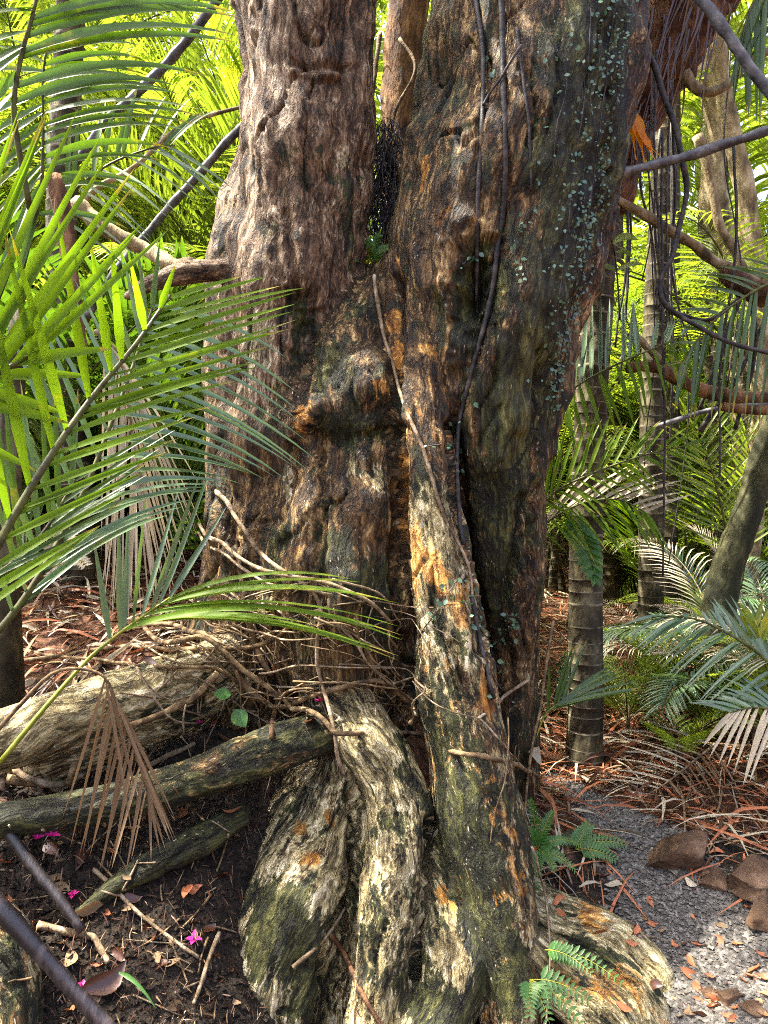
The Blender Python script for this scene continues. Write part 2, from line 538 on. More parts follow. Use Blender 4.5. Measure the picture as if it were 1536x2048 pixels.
limb('col', 'column_root', [(815, 540, 2.86, 50), (826, 700, 2.74, 56), (842, 850, 2.64, 60), (862, 1000, 2.57, 64), (880, 1150, 2.51, 72), (900, 1300, 2.45, 76), (924, 1450, 2.41, 80), (952, 1600, 2.35, 86),
                           (986, 1750, 2.29, 86), (1015, 1900, 2.22, 74), (1028, 2060, 2.16, 72), (1030, 2250, 2.1, 80)], 0.025)
limb('col2', 'column_root', [(930, 1560, 2.52, 70), (900, 1700, 2.5, 80), (900, 1850, 2.45, 90), (900, 2000, 2.42, 100)], 0.04)
limb('rlobe', 'trunk', [(1035, 690, 2.83, 95), (1018, 850, 2.83, 76), (1012, 1000, 2.85, 70), (1015, 1150, 2.9, 62), (1025, 1300, 2.92, 46), (1022, 1420, 2.95, 42), (1005, 1540, 3, 46)], 0.03)
limb('rA', 'root', [(655, 1330, 2.66, 44), (685, 1400, 2.58, 56), (735, 1480, 2.48, 64), (785, 1575, 2.4, 68), (800, 1700, 2.31, 70), (785, 1830, 2.23, 66), (768, 1950, 2.17, 62), (745, 2100, 2.1, 66)], 0.016)
limb('rB', 'root.001', [(700, 1440, 2.62, 40), (688, 1560, 2.54, 54), (650, 1680, 2.46, 78), (600, 1780, 2.38, 104), (552, 1890, 2.3, 118), (508, 2030, 2.24, 124), (480, 2200, 2.2, 135)], 0.016)
limb('rB2', 'root.001', [(640, 1560, 2.62, 60), (590, 1640, 2.58, 80), (560, 1740, 2.52, 90)], 0.04)
limb('fill', 'root.001', [(720, 1520, 2.6, 46), (722, 1650, 2.5, 52), (712, 1780, 2.45, 56), (690, 1900, 2.4, 74), (670, 2050, 2.34, 90)], 0.05)
limb('rC', 'root.002', [(862, 1690, 2.4, 52), (905, 1800, 2.31, 66), (912, 1920, 2.21, 74), (870, 2040, 2.12, 76), (800, 2150, 2.05, 80)], 0.016)
limb('rD1', 'root.003', [(1010, 1770, 2.4, 56), (1100, 1815, 2.42, 40), (1190, 1850, 2.4, 42), (1262, 1900, 2.34, 44), (1312, 1955, 2.29, 38), (1345, 2015, 2.24, 22)], 0.014)
limb('rD2', 'root.003', [(1040, 1840, 2.29, 56), (1120, 1880, 2.29, 46), (1205, 1930, 2.24, 46), (1275, 2000, 2.17, 48), (1310, 2100, 2.1, 50)], 0.014)
limb('rD3', 'root.003', [(1060, 1905, 2.2, 50), (1130, 1975, 2.19, 58), (1215, 2050, 2.1, 60), (1260, 2140, 2.04, 60)], 0.014)
limb('rE', 'root.004', [(520, 1270, 2.78, 66), (420, 1335, 2.66, 60), (300, 1380, 2.54, 60), (180, 1422, 2.42, 62), (60, 1462, 2.31, 62), (-60, 1500, 2.22, 60), (-250, 1560, 2.05, 60)], 0.02)
limb('rE2', 'root.004', [(470, 1330, 2.72, 60), (380, 1400, 2.62, 55), (250, 1460, 2.5, 50), (100, 1520, 2.4, 50)], 0.04)
limb('rF', 'root.005', [(740, 1410, 2.6, 40), (660, 1455, 2.52, 44), (580, 1488, 2.45, 45), (480, 1522, 2.38, 46), (380, 1560, 2.31, 43), (240, 1600, 2.23, 40), (100, 1630, 2.16, 36), (-60, 1650, 2.06, 36)], 0.012)
limb('rG', 'root.006', [(480, 1632, 2.38, 24), (400, 1680, 2.3, 32), (320, 1722, 2.22, 31), (230, 1775, 2.13, 24), (160, 1830, 2.06, 16)], 0.012)
limb('rH', 'root.007', [(-60, 1830, 1.9, 60), (-10, 1880, 1.86, 62), (30, 1960, 1.83, 50), (40, 2080, 1.78, 40)], 0.012)
limb('bk', 'buttress', [(590, 60, 3.6, 56), (560, 230, 3.5, 62), (520, 400, 3.38, 70), (492, 560, 3.25, 74), (478, 720, 3.15, 66), (470, 900, 3.08, 54), (450, 1120, 3.0, 50), (430, 1300, 2.98, 56)], 0.03)
limb('stub', 'branch_stub', [(520, 552, 2.95, 34), (440, 540, 2.84, 24), (370, 545, 2.76, 22), (300, 566, 2.7, 17), (255, 590, 2.66, 10)], 0.02)

H = 0.0092
LO = np.array([-1.42, 1.62, -0.25]); HI = np.array([1.12, 3.95, 4.05])
DIM = np.ceil((HI - LO) / H).astype(int) + 1
fld = np.full(DIM, 0.5, dtype=np.float32)


def box_ix(lo, hi):
    a = np.clip(np.floor((lo - LO) / H).astype(int), 0, DIM)
    b = np.clip(np.ceil((hi - LO) / H).astype(int) + 1, 0, DIM)
    return a, b


for key, (c, k) in CH.items():
    pad = k * 1.5 + 0.03
    a, b = box_ix((c[:, :3] - c[:, 3:] - pad).min(0), (c[:, :3] + c[:, 3:] + pad).max(0))
    if np.any(b - a < 2):
        continue
    loc = np.full(b - a, 0.5, dtype=np.float32)
    for s0, s1 in zip(c[:-1], c[1:]):
        rm = max(s0[3], s1[3]) + pad
        sa, sb = box_ix(np.minimum(s0[:3], s1[:3]) - rm, np.maximum(s0[:3], s1[:3]) + rm)
        sa = np.maximum(sa, a); sb = np.minimum(sb, b)
        if np.any(sb - sa < 1):
            continue
        X = [(LO[q] + H * np.arange(sa[q], sb[q]) - s0[q]).astype(np.float32) for q in range(3)]
        D = (s1[:3] - s0[:3]).astype(np.float32); L2 = float(D @ D)
        x, y, z = X[0][:, None, None], X[1][None, :, None], X[2][None, None, :]
        t = np.clip((x * D[0] + y * D[1] + z * D[2]) / L2, 0, 1)
        dd = np.sqrt((x - t * D[0]) ** 2 + (y - t * D[1]) ** 2 + (z - t * D[2]) ** 2) - (s0[3] + t * np.float32(s1[3] - s0[3]))
        sl = tuple(slice(p, q) for p, q in zip(sa - a, sb - a))
        np.minimum(loc[sl], dd, out=loc[sl])
    sl = tuple(slice(p, q) for p, q in zip(a, b))
    g = fld[sl]
    h = np.clip(k - np.abs(g - loc), 0, None) / k
    fld[sl] = np.minimum(g, loc) - h * h * (k * 0.25)


def surface_nets(f):
    ins = f < 0
    nx, ny, nz = f.shape
    cnt = np.zeros((nx - 1, ny - 1, nz - 1), dtype=np.uint8)
    for dx in (0, 1):
        for dy in (0, 1):
            for dz in (0, 1):
                cnt += ins[dx:nx - 1 + dx, dy:ny - 1 + dy, dz:nz - 1 + dz]
    act = np.argwhere((cnt > 0) & (cnt < 8))
    idx = np.full(cnt.shape, -1, dtype=np.int32)
    idx[act[:, 0], act[:, 1], act[:, 2]] = np.arange(len(act))
    acc = np.zeros((len(act), 3)); num = np.zeros(len(act))
    cor = [(x, y, z) for x in (0, 1) for y in (0, 1) for z in (0, 1)]
    val = {c: f[act[:, 0] + c[0], act[:, 1] + c[1], act[:, 2] + c[2]].astype(float) for c in cor}
    for c in cor:
        for ax in range(3):
            if c[ax] == 0:
                e = list(c); e[ax] = 1; e = tuple(e)
                m = (val[c] < 0) != (val[e] < 0)
                t = np.where(m, val[c] / np.where(m, val[c] - val[e], 1), 0)
                p = np.tile(np.array(c, float), (len(act), 1)); p[:, ax] += t
                acc += p * m[:, None]; num += m
    V = act + acc / num[:, None]
    quads = []
    for ax in range(3):
        o1, o2 = (ax + 1) % 3, (ax + 2) % 3
        s0 = [slice(None)] * 3; s1 = [slice(None)] * 3
        s0[ax] = slice(0, -1); s1[ax] = slice(1, None)
        for o in (o1, o2):
            s0[o] = slice(1, -1); s1[o] = slice(1, -1)
        A, B = ins[tuple(s0)], ins[tuple(s1)]
        e = np.argwhere(A != B)
        flip = A[e[:, 0], e[:, 1], e[:, 2]]
        e[:, o1] += 1; e[:, o2] += 1
        q = []
        for d1, d2 in ((-1, -1), (0, -1), (0, 0), (-1, 0)):
            w = e.copy(); w[:, o1] += d1; w[:, o2] += d2
            q.append(idx[w[:, 0], w[:, 1], w[:, 2]])
        q = np.stack(q, -1)
        q[~flip] = q[~flip][:, ::-1]
        quads.append(q)
    F = np.vstack(quads)
    return V, F[(F >= 0).all(1)]


TV, TF = surface_nets(fld)
TV = LO + TV * H
del fld


def vnormals(V, F):
    n = np.cross(V[F[:, 2]] - V[F[:, 0]], V[F[:, 3]] - V[F[:, 1]])
    N = np.zeros_like(V)
    for i in range(4):
        for q in range(3):
            N[:, q] += np.bincount(F[:, i], n[:, q], len(V))
    return N / (np.linalg.norm(N, axis=1)[:, None] + 1e-12)


# drop what is deep underground
keep = TV[:, 2] > ground_z(TV[:, 0], TV[:, 1]) - 0.13
TF = TF[keep[TF].all(1)]
used = np.unique(TF); rem = np.full(len(TV), -1); rem[used] = np.arange(len(used))
TV, TF = TV[used], rem[TF]
TN = vnormals(TV, TF)

# nearest limb: gives the part, then smooth coordinates along and around it for the grain
keys = list(CH)
best = np.full(len(TV), 1e9); bid = np.zeros(len(TV), int)
bco = np.zeros((len(TV), 3))
for ki, key in enumerate(keys):
    c, k = CH[key]
    bx0, bx1 = (c[:, :3] - c[:, 3:] - 0.12).min(0), (c[:, :3] + c[:, 3:] + 0.12).max(0)
    sel = np.where(((TV > bx0) & (TV < bx1)).all(1))[0]
    pts = TV[sel]
    dm = np.full(len(sel), 1e9)
    for s0, s1 in zip(c[:-1], c[1:]):
        D = s1[:3] - s0[:3]
        rel = pts - s0[:3]
        t = np.clip(rel @ D / (D @ D), 0, 1)
        off = rel - t[:, None] * D
        dm = np.minimum(dm, np.sqrt(np.einsum('ij,ij->i', off, off)) - (s0[3] + t * (s1[3] - s0[3])))
    m = dm < best[sel]
    best[sel[m]] = dm[m]; bid[sel[m]] = ki
for ki, key in enumerate(keys):
    c = catmull(CH[key][0], 40)
    sel = np.where(bid == ki)[0]
    if not len(sel):
        continue
    arc = np.concatenate([[0], np.cumsum(np.linalg.norm(np.diff(c[:, :3], axis=0), axis=1))])
    tan = np.gradient(c[:, :3], axis=0); tan /= np.linalg.norm(tan, axis=1)[:, None]
    D2 = ((TV[sel][:, None, :] - c[None, :, :3]) ** 2).sum(-1)
    sg = max(0.9 * c[:, 3].mean(), 0.05)
    w = np.exp(-(D2 - D2.min(1, keepdims=True)) / (2 * sg * sg)); w /= w.sum(1, keepdims=True)
    sa = w @ arc
    cen = np.stack([np.interp(sa, arc, c[:, q]) for q in range(3)], -1)
    T = np.stack([np.interp(sa, arc, tan[:, q]) for q in range(3)], -1)
    sgn = 1.0 if tan[:, 2].mean() >= 0 else -1.0
    T = sgn * T / np.linalg.norm(T, axis=1)[:, None]
    o = TV[sel] - cen
    # rotate T onto z (minimal rotation)
    v = np.stack([T[:, 1], -T[:, 0], 0 * T[:, 0]], -1)
    cth = np.clip(T[:, 2], -0.95, 1)[:, None]
    q = o + np.cross(v, o) + np.cross(v, np.cross(v, o)) / (1 + cth)
    if key in ('kn', 'kn2', 'arm'):
        q, sa = TV[sel] - c[0, :3], TV[sel][:, 2]
        sgn = 1.0
    bco[sel] = np.stack([q[:, 0] + 0.31 * ki, q[:, 1], sgn * (ki * 3.7 + sa)], -1)

# relief: fluting along the grain, lumps, bark plates
wn0 = np.stack([fbm(TV * 2.0 + q, 2) for q in (3, 9, 21)], -1)
st = bco * np.array([1, 1, 0.22])
flute = fbm(st * 6.5 + 0.25 * wn0, 3)
lumps = fbm(TV * 3.1 + 5, 3)
plates = fbm(bco * np.array([34, 34, 9.0]), 3)
strand = fbm(bco * np.array([80, 80, 14.0]), 2)
rad = np.array([CH[k][0][:, 3].mean() for k in keys])[bid]
sc = np.clip(rad / 0.2, 0.25, 1.2)
long_ = fbm(bco * np.array([7.5, 7.5, 0.75]) + 0.5 * wn0 + 11, 2)
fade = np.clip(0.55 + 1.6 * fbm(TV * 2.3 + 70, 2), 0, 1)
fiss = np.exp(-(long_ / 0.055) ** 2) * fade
disp = 0.030 * lumps * sc + 0.028 * flute * sc - 0.024 * fiss * np.clip(sc, 0.4, 1) + 0.0030 * plates * (0.4 + fade) + 0.0025 * strand

_e = np.vstack([TF[:, [0, 1]], TF[:, [1, 2]], TF[:, [2, 3]], TF[:, [3, 0]]])
_deg = np.bincount(_e[:, 0], minlength=len(TV)) + np.bincount(_e[:, 1], minlength=len(TV)) + 1e-9


def nb_mean(a):
    return (np.bincount(_e[:, 0], a[_e[:, 1]], len(TV)) + np.bincount(_e[:, 1], a[_e[:, 0]], len(TV))) / _deg


seam = np.zeros(len(TV)); _x = _e[bid[_e[:, 0]] != bid[_e[:, 1]]].ravel(); seam[_x] = 1
for _ in range(6):
    seam = np.maximum(seam, nb_mean(seam) > 0.1)
_sm = seam > 0
for _ in range(10):
    disp[_sm] = nb_mean(disp)[_sm]

# creases and ridges followed in the photo
PX, PY = proj(TV)
view = CAM - TV; view /= np.linalg.norm(view, axis=1)[:, None]
facing = np.einsum('ij,ij->i', view, TN)


def poly_dist(pl, w):
    pl = catmull(pl, (len(pl) - 1) * 5 + 1)
    a, b = pl.min(0) - 3 * w, pl.max(0) + 3 * w
    s = np.where(front & (PX > a[0]) & (PX < b[0]) & (PY > a[1]) & (PY < b[1]))[0]
    px, py = PX[s], PY[s]
    d = np.full(len(s), 1e9)
    for (x0, y0), (x1, y1) in zip(pl[:-1], pl[1:]):
        dx, dy = x1 - x0, y1 - y0
        t = np.clip(((px - x0) * dx + (py - y0) * dy) / (dx * dx + dy * dy + 1e-9), 0, 1)
        d = np.minimum(d, np.hypot(px - x0 - t * dx, py - y0 - t * dy))
    return s, d


front = facing > -0.1
wob25 = fbm(TV * 25, 2)


def crease(pl, w, depth):
    global disp
    s, d = poly_dist(pl, w)
    j = 1 + 0.4 * wob25[s]
    disp[s] -= depth * np.exp(-(d / (w * j)) ** 2)


def ridge(pl, w, height):
    crease(pl, w, -height)


crease([(572, 420), (580, 480), (588, 545), (600, 600)], 9, 0.035)
crease([(548, 440), (560, 520), (570, 560)], 9, 0.02)
crease([(586, 118), (620, 128), (660, 130), (700, 140)], 8, 0.02)
ridge([(586, 140), (630, 150), (690, 150)], 9, 0.014)
crease([(600, 150), (640, 162), (690, 160)], 6, 0.012)
crease([(500, 20), (505, 60), (490, 100)], 7, 0.02)
crease([(590, 600), (610, 680), (600, 760), (580, 830)], 26, 0.05)          # hollow left of the arm
for yy in (610, 630, 652, 672, 694, 716, 738):
    ridge([(585, yy), (620, yy + 6), (660, yy - 2)], 5, 0.009)
crease([(800, 560), (790, 700), (792, 820), (797, 950), (795, 1100), (798, 1230), (815, 1330)], 12, 0.06)
crease([(640, 880), (690, 880), (740, 870), (790, 860)], 14, 0.035)           # under the knot
crease([(905, 850), (915, 950), (925, 1060), (945, 1180), (968, 1300)], 14, 0.05)
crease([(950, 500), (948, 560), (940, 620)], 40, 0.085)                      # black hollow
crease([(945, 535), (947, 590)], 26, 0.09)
crease([(930, 600), (925, 680), (915, 760)], 18, 0.035)
crease([(1010, 420), (1000, 500), (985, 600), (945, 740), (915, 830)], 9, 0.03)
crease([(952, 0), (965, 130), (958, 300), (955, 480)], 7, 0.014)
crease([(1003, 30), (1010, 200), (1015, 360), (1005, 480)], 7, 0.016)
crease([(903, 1285), (912, 1320), (928, 1365)], 5, 0.03)                     # split in the column
crease([(835, 1235), (880, 1205), (930, 1200)], 5, 0.008)
crease([(1050, 1000), (1035, 1090), (1012, 1180), (1005, 1260), (1020, 1330)], 12, 0.04)
crease([(1085, 700), (1082, 850), (1068, 1000), (1060, 1150)], 8, 0.03)
crease([(450, 700), (440, 860), (450, 1040), (470, 1180)], 12, 0.03)
crease([(640, 900), (648, 1000), (640, 1100), (650, 1210)], 12, 0.03)
crease([(590, 900), (582, 960), (560, 1040)], 9, 0.02)
crease([(560, 1180), (550, 1260), (575, 1330)], 12, 0.035)
crease([(705, 1590), (712, 1680), (705, 1780), (660, 1870), (640, 1960)], 9, 0.05)
crease([(865, 1640), (862, 1740), (840, 1830), (830, 1950)], 9, 0.045)
crease([(480, 950), (530, 952), (560, 946)], 6, 0.008)
crease([(470, 1040), (520, 1046), (560, 1040)], 6, 0.01)
crease([(720, 1480), (770, 1540), (830, 1640)], 5, 0.01)
crease([(1090, 1850), (1180, 1900), (1260, 1960), (1320, 2040)], 6, 0.02)
crease([(1100, 1930), (1180, 1985), (1250, 2060)], 6, 0.02)
ridge([(705, 690), (730, 700)], 26, 0.02)
ridge([(735, 770), (765, 775)], 26, 0.018)
TV = TV + TN * disp[:, None]
TN = vnormals(TV, TF)
tree_bvh = BVHTree.FromPolygons([tuple(v) for v in TV], [tuple(f) for f in TF])
print('tree verts', len(TV))


def hit(px, py, off=0.0):
    """the point of the tree or the ground seen at a photo pixel, lifted off by `off`"""
    d = ray(px, py); o = Vector(CAM)
    best_h = None
    for b in (tree_bvh, ground_bvh):
        h = b.ray_cast(o, d)
        if h[0] is not None and (best_h is None or h[3] < best_h[1]):
            n = h[1] if h[1].dot(d) < 0 else -h[1]
            best_h = (h[0] + n * off, h[3], n)
    return (np.array(best_h[0]), np.array(best_h[2])) if best_h else (P(px, py, 6), np.array([0, -1, 0]))


# bark colouring: rose, ochre, pale, and moss with shade painted into hollows
pink = np.zeros(len(TV)); moss_shade = np.zeros(len(TV)); ochre = np.zeros(len(TV)); pale = np.zeros(len(TV))
part_of = np.array([PART[k] for k in keys])[bid]
wn3 = fbm(TV * 2.5 + 40, 3)
isl = part_of == 'left_stem'
pink += np.where(isl, 0.72, 0.06)
pink += np.where(part_of == 'buttress', 0.4, 0)
pink += np.where(part_of == 'branch_stub', 0.5, 0)
pink -= np.clip((TV[:, 2] - 1.9) * -0.45, 0, 0.5)
isr = part_of == 'right_stem'
moss_shade += 0.19 + np.where(isr, 0.12, 0.0) + np.where(part_of == 'trunk', 0.07, 0.0) + np.clip((1.6 - TV[:, 2]) * 0.12, 0, 0.16)
rootlike = np.char.startswith(part_of.astype(str), 'root') | (part_of == 'column_root')
pale += np.where(rootlike, 0.50, 0.0)
pale -= np.where(part_of == 'column_root', np.clip((TV[:, 2] - 1.35) * 1.6, 0, 0.55) + 0.06, 0)
ochre += np.where(part_of == 'column_root', 0.27, 0) + np.where(rootlike, 0.08, 0)
moss_shade += np.where(rootlike, 0.04, 0.0)
pale += np.where(part_of == 'trunk', np.clip((1.55 - TV[:, 2]) * 0.35, 0, 0.3), 0)
for dark in ('root.005', 'root.006'):
    pale -= np.where(part_of == dark, 0.5, 0)
    moss_shade += np.where(part_of == dark, 0.32, 0)
moss_shade += np.where((part_of == 'root.006'), 0.4, 0)

cream = np.isin(part_of, ['root', 'root.001', 'root.002', 'root.003', 'root.004'])
pale += np.where(cream | (part_of == 'root'), 0.13, 0)
moss_shade -= np.where(cream, 0.08, 0)
for _a in (pink, moss_shade, pale):
    for _ in range(9):
        _a[:] = nb_mean(_a)


def spot(arr, px, py, r, amt, ry=None):
    p, n = hit(px, py)
    s = np.linalg.norm(p - CAM) / FPX
    up = np.array([0, 0, 1.0])
    rel = TV - p
    vz = rel @ up
    hz = np.sqrt(np.clip((rel ** 2).sum(1) - vz ** 2, 0, None))
    q = np.hypot(hz / (r * s), vz / ((ry or r) * s))
    arr += amt * np.exp(-q ** 2)


for a in [(755, 775, 28, 1.1, 24), (610, 825, 32, 0.9, 38), (800, 720, 16, 1.0, 42), (812, 960, 14, 1.0, 70), (815, 1060, 14, 0.9, 60), (870, 700, 30, 0.8, 14), (790, 640, 14, 0.6, 30),
          (590, 1100, 30, 0.6, 30), (830, 1120, 16, 0.9, 70), (600, 870, 16, 0.6, 40), (870, 230, 12, 0.7, 80), (850, 330, 14, 0.8, 60), (900, 280, 14, 0.6, 60), (980, 790, 24, 0.6, 20),
          (970, 1390, 18, 0.6, 60), (620, 1720, 24, 0.8, 12), (660, 1640, 16, 0.8, 30), (600, 1660, 18, 0.8, 16), (380, 1420, 30, 0.6, 20), (1030, 1950, 40, 0.9, 14), (890, 1790, 30, 0.7, 20),
          (1180, 1830, 50, 0.6, 18), (1150, 1960, 60, 0.5, 20), (1250, 1960, 60, 0.55, 40), (1055, 1080, 14, 0.5, 60), (430, 1260, 24, 0.6, 20), (880, 440, 30, 0.5, 30), (985, 1580, 12, 0.6, 50), (870, 1160, 30, 0.6, 50), (930, 1240, 30, 0.5, 40)]:
    spot(ochre, *a)
for a in [(880, 1080, 50, 0.8, 90), (860, 1000, 24, 0.6, 60), (900, 1260, 60, 0.5, 60), (530, 1210, 26, 0.8, 40), (610, 1270, 22, 0.9, 40), (700, 930, 60, 0.4, 50), (575, 960, 14, 0.9, 50), (760, 960, 22, 0.7, 34),
          (520, 660, 50, 0.7, 90), (480, 800, 40, 0.4, 60), (690, 300, 34, 0.5, 60), (540, 470, 40, 0.5, 60), (640, 420, 40, 0.3, 60), (760, 1560, 50, 0.6, 80), (790, 1850, 50, 0.7, 80), (270, 1390, 120, 0.7, 25),
          (100, 1450, 110, 0.9, 30), (1150, 1860, 80, 0.6, 30), (1200, 2000, 80, 0.5, 40), (610, 1900, 30, 0.5, 70), (480, 1960, 40, 0.5, 60), (900, 1840, 40, 0.4, 40), (1010, 100, 40, 0.3, 60), (960, 160, 60, 0.35, 60), (560, 820, 50, 0.4, 40)]:
    spot(pale, *a)
for a in [(1050, 720, 70, 0.7, 110), (1020, 900, 80, 0.7, 110), (990, 1020, 60, 0.6, 80), (1000, 1150, 40, 0.5, 80), (680, 1120, 60, 0.5, 80), (1210, 250, 60, 0.6, 200), (1150, 450, 50, 0.6, 160), (1090, 800, 30, 0.5, 120), (1150, 250, 60, 0.55, 180), (1180, 80, 60, 0.55, 100), (1120, 500, 50, 0.5, 160),  # moss, and shade painted down the stem's right edge
          (945, 565, 40, 1.4, 62), (935, 650, 24, 0.7, 60), (930, 1650, 40, 0.4, 120), (650, 720, 50, 0.4, 50), (700, 480, 30, 0.5, 60), (690, 370, 20, 0.4, 26), (720, 860, 60, 0.5, 30), (760, 1200, 40, 0.6, 80), (900, 1480, 60, 0.35, 100), (880, 1620, 34, 0.6, 80), (960, 1660, 50, 0.3, 70),  # shade of the black hollow and the knot's underside painted in
          (560, 1850, 60, 0.55, 60), (500, 1780, 40, 0.4, 40), (620, 1950, 40, 0.5, 50), (800, 1640, 24, 0.4, 40), (960, 1850, 40, 0.6, 80), (880, 2030, 60, 0.4, 30), (380, 1420, 60, 0.5, 26), (600, 640, 30, 0.5, 60), (440, 1000, 40, 0.4, 100),
          (740, 620, 50, 0.5, 40), (800, 1480, 12, 0.9, 14), (840, 1500, 30, 0.5, 60), (1000, 1960, 60, 0.5, 50), (550, 1120, 30, 0.3, 60), (820, 450, 30, 0.3, 60)]:
    spot(moss_shade, *a)
pink += np.clip(wn3, -0.3, 0.3) * 0.5
moss_shade += np.clip(-wn3, -0.3, 0.4) * 0.3
moss_shade += 0.25 * fiss  # darkens the bark colour along the fissures
MASK = np.clip(np.stack([pink, moss_shade, ochre, pale], -1), -0.5, 1.5)

big_tree = thing('old_tree', 'huge old gnarled tree with two fused stems and ropey roots beside the path', 'tree', loc=P(750, 1400, 2.85))
tree_inv = Vector(big_tree.location)
fp = part_of[TF[:, 0]]
names_of = {'left_stem': 'stem', 'right_stem': 'stem', 'trunk': 'trunk', 'column_root': 'root', 'buttress': 'buttress', 'branch_stub': 'broken_branch'}
labels_of = {'left_stem': 'rose brown stem with a deep vertical crease', 'right_stem': 'dark mossy stem with climbing leaves', 'column_root': 'straight yellowish column root slanting to the path',
             'root.005': 'dark mossy log-like root', 'root.006': 'blackish low root half buried in soil', 'root.004': 'pale sunlit root running over the bank', 'branch_stub': 'dead broken reddish branch'}
base_root = 'root'
for pn in dict.fromkeys(part_of.tolist()):
    f = TF[fp == pn]
    if not len(f):
        continue
    u = np.unique(f); r_ = np.full(len(TV), -1); r_[u] = np.arange(len(u))
    me = mesh_np('tree_part', TV[u] - np.array(big_tree.location), r_[f], [M_BARK])
    set_attr(me, 'bark_co', 'FLOAT_VECTOR', bco[u])
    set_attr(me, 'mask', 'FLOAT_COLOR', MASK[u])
    me.normals_split_custom_set_from_vertices([tuple(x) for x in TN[u]])
    o = link(names_of.get(pn, 'root'), me, big_tree)
    if pn in labels_of:
        o['label'] = labels_of[pn]
# ------------------------------------------------------------------ leaf and wood materials
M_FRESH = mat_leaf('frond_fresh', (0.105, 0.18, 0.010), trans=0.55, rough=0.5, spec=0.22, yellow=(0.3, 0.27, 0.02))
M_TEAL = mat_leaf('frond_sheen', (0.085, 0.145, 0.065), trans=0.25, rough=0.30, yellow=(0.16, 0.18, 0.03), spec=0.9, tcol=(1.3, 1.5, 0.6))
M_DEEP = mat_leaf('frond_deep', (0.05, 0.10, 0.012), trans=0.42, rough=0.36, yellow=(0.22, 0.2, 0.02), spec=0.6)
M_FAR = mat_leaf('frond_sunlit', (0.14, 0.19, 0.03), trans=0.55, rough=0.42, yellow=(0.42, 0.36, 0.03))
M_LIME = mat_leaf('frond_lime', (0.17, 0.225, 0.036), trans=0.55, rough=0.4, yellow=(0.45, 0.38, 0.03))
M_CROWN = mat_leaf('crown_leaf', (0.05, 0.09, 0.02), trans=0.4, rough=0.35)
M_DEAD = mat_leaf('dead_frond', (0.19, 0.125, 0.065), trans=0.15, rough=0.7, yellow=(0.5, 0.36, 0.2), spec=0.25, tcol=(1.2, 1.0, 0.7))
M_STRAW = mat_leaf('straw_frond', (0.42, 0.36, 0.25), trans=0.2, rough=0.65, yellow=(0.55, 0.48, 0.34), spec=0.3, tcol=(1.1, 1.0, 0.8))
M_RUST = mat_leaf('rust_litter', (0.34, 0.115, 0.045), trans=0.1, rough=0.6, yellow=(0.42, 0.2, 0.09), spec=0.4, tcol=(1.2, 0.9, 0.6))
M_BRONZE = mat_leaf('bronze_leaf', (0.075, 0.027, 0.012), trans=0.08, rough=0.32, yellow=(0.2, 0.08, 0.025), spec=0.6, tcol=(1.2, 0.8, 0.5))
M_TIP = mat_leaf('leaflet_tip', (0.22, 0.19, 0.02), trans=0.4, rough=0.5, yellow=(0.3, 0.17, 0.05))
M_GOLD = mat_leaf('gold_leaf', (0.62, 0.27, 0.02), trans=0.45, rough=0.5, yellow=(0.7, 0.4, 0.05), tcol=(1.3, 1.0, 0.4))
M_PETAL = mat_leaf('petal', (0.55, 0.02, 0.22), trans=0.3, rough=0.5, yellow=(0.7, 0.1, 0.35), tcol=(1.2, 0.6, 1.0))
M_CREEP = mat_leaf('creeper_leaf', (0.06, 0.14, 0.07), trans=0.25, rough=0.28, yellow=(0.3, 0.4, 0.25), spec=0.9, tcol=(1.2, 1.4, 0.8))
M_FERN = mat_leaf('fern_leaf', (0.06, 0.155, 0.03), trans=0.4, rough=0.4, yellow=(0.25, 0.3, 0.05))
M_RACHIS = mat_simple('rachis', (0.03, 0.028, 0.010), (0.10, 0.11, 0.02), 30, 0.5, 0.2, 0.002)
M_GSTEM = mat_simple('green_stem', (0.10, 0.14, 0.01), (0.32, 0.30, 0.03), 16, 0.45, 0.2, 0.002)
M_VINE = mat_simple('vine', (0.03, 0.018, 0.009), (0.13, 0.083, 0.038), 22, 0.75, 1.0, 0.006, c3=(0.34, 0.24, 0.12))
M_PVINE = mat_simple('pale_vine', (0.05, 0.034, 0.018), (0.19, 0.135, 0.075), 22, 0.75, 1.0, 0.006, c3=(0.46, 0.37, 0.25))
M_DVINE = mat_simple('dark_vine', (0.008, 0.007, 0.007), (0.03, 0.026, 0.024), 24, 0.6, 0.8, 0.004, c3=(0.09, 0.075, 0.065))
M_GVINE = mat_simple('grey_vine', (0.03, 0.03, 0.035), (0.085, 0.085, 0.09), 18, 0.55, 0.6, 0.004, c3=(0.2, 0.2, 0.2))
M_REDBARK = mat_simple('red_bark', (0.022, 0.010, 0.005), (0.095, 0.042, 0.018), 18, 0.85, 1.0, 0.02, (1, 1, 0.35), (0.26, 0.14, 0.06), detail=8)
M_TANBARK = mat_simple('tan_bark', (0.06, 0.045, 0.022), (0.24, 0.18, 0.09), 14, 0.8, 1.0, 0.01, (1, 1, 0.5), (0.48, 0.40, 0.25))
M_STALK = mat_simple('dry_stalk', (0.006, 0.004, 0.004), (0.018, 0.013, 0.013), 26, 0.42, 0.6, 0.005, (1, 0.3, 0.3), (0.09, 0.066, 0.06), detail=8, spec=0.7)
M_PTRUNK = mat_simple('palm_trunk', (0.012, 0.010, 0.005), (0.045, 0.036, 0.018), 12, 0.85, 1.0, 0.012, (1, 1, 0.5), (0.15, 0.13, 0.07), detail=8)
M_RING = mat_simple('palm_ring', (0.03, 0.025, 0.013), (0.30, 0.26, 0.17), 16, 0.8, 0.5, 0.004)
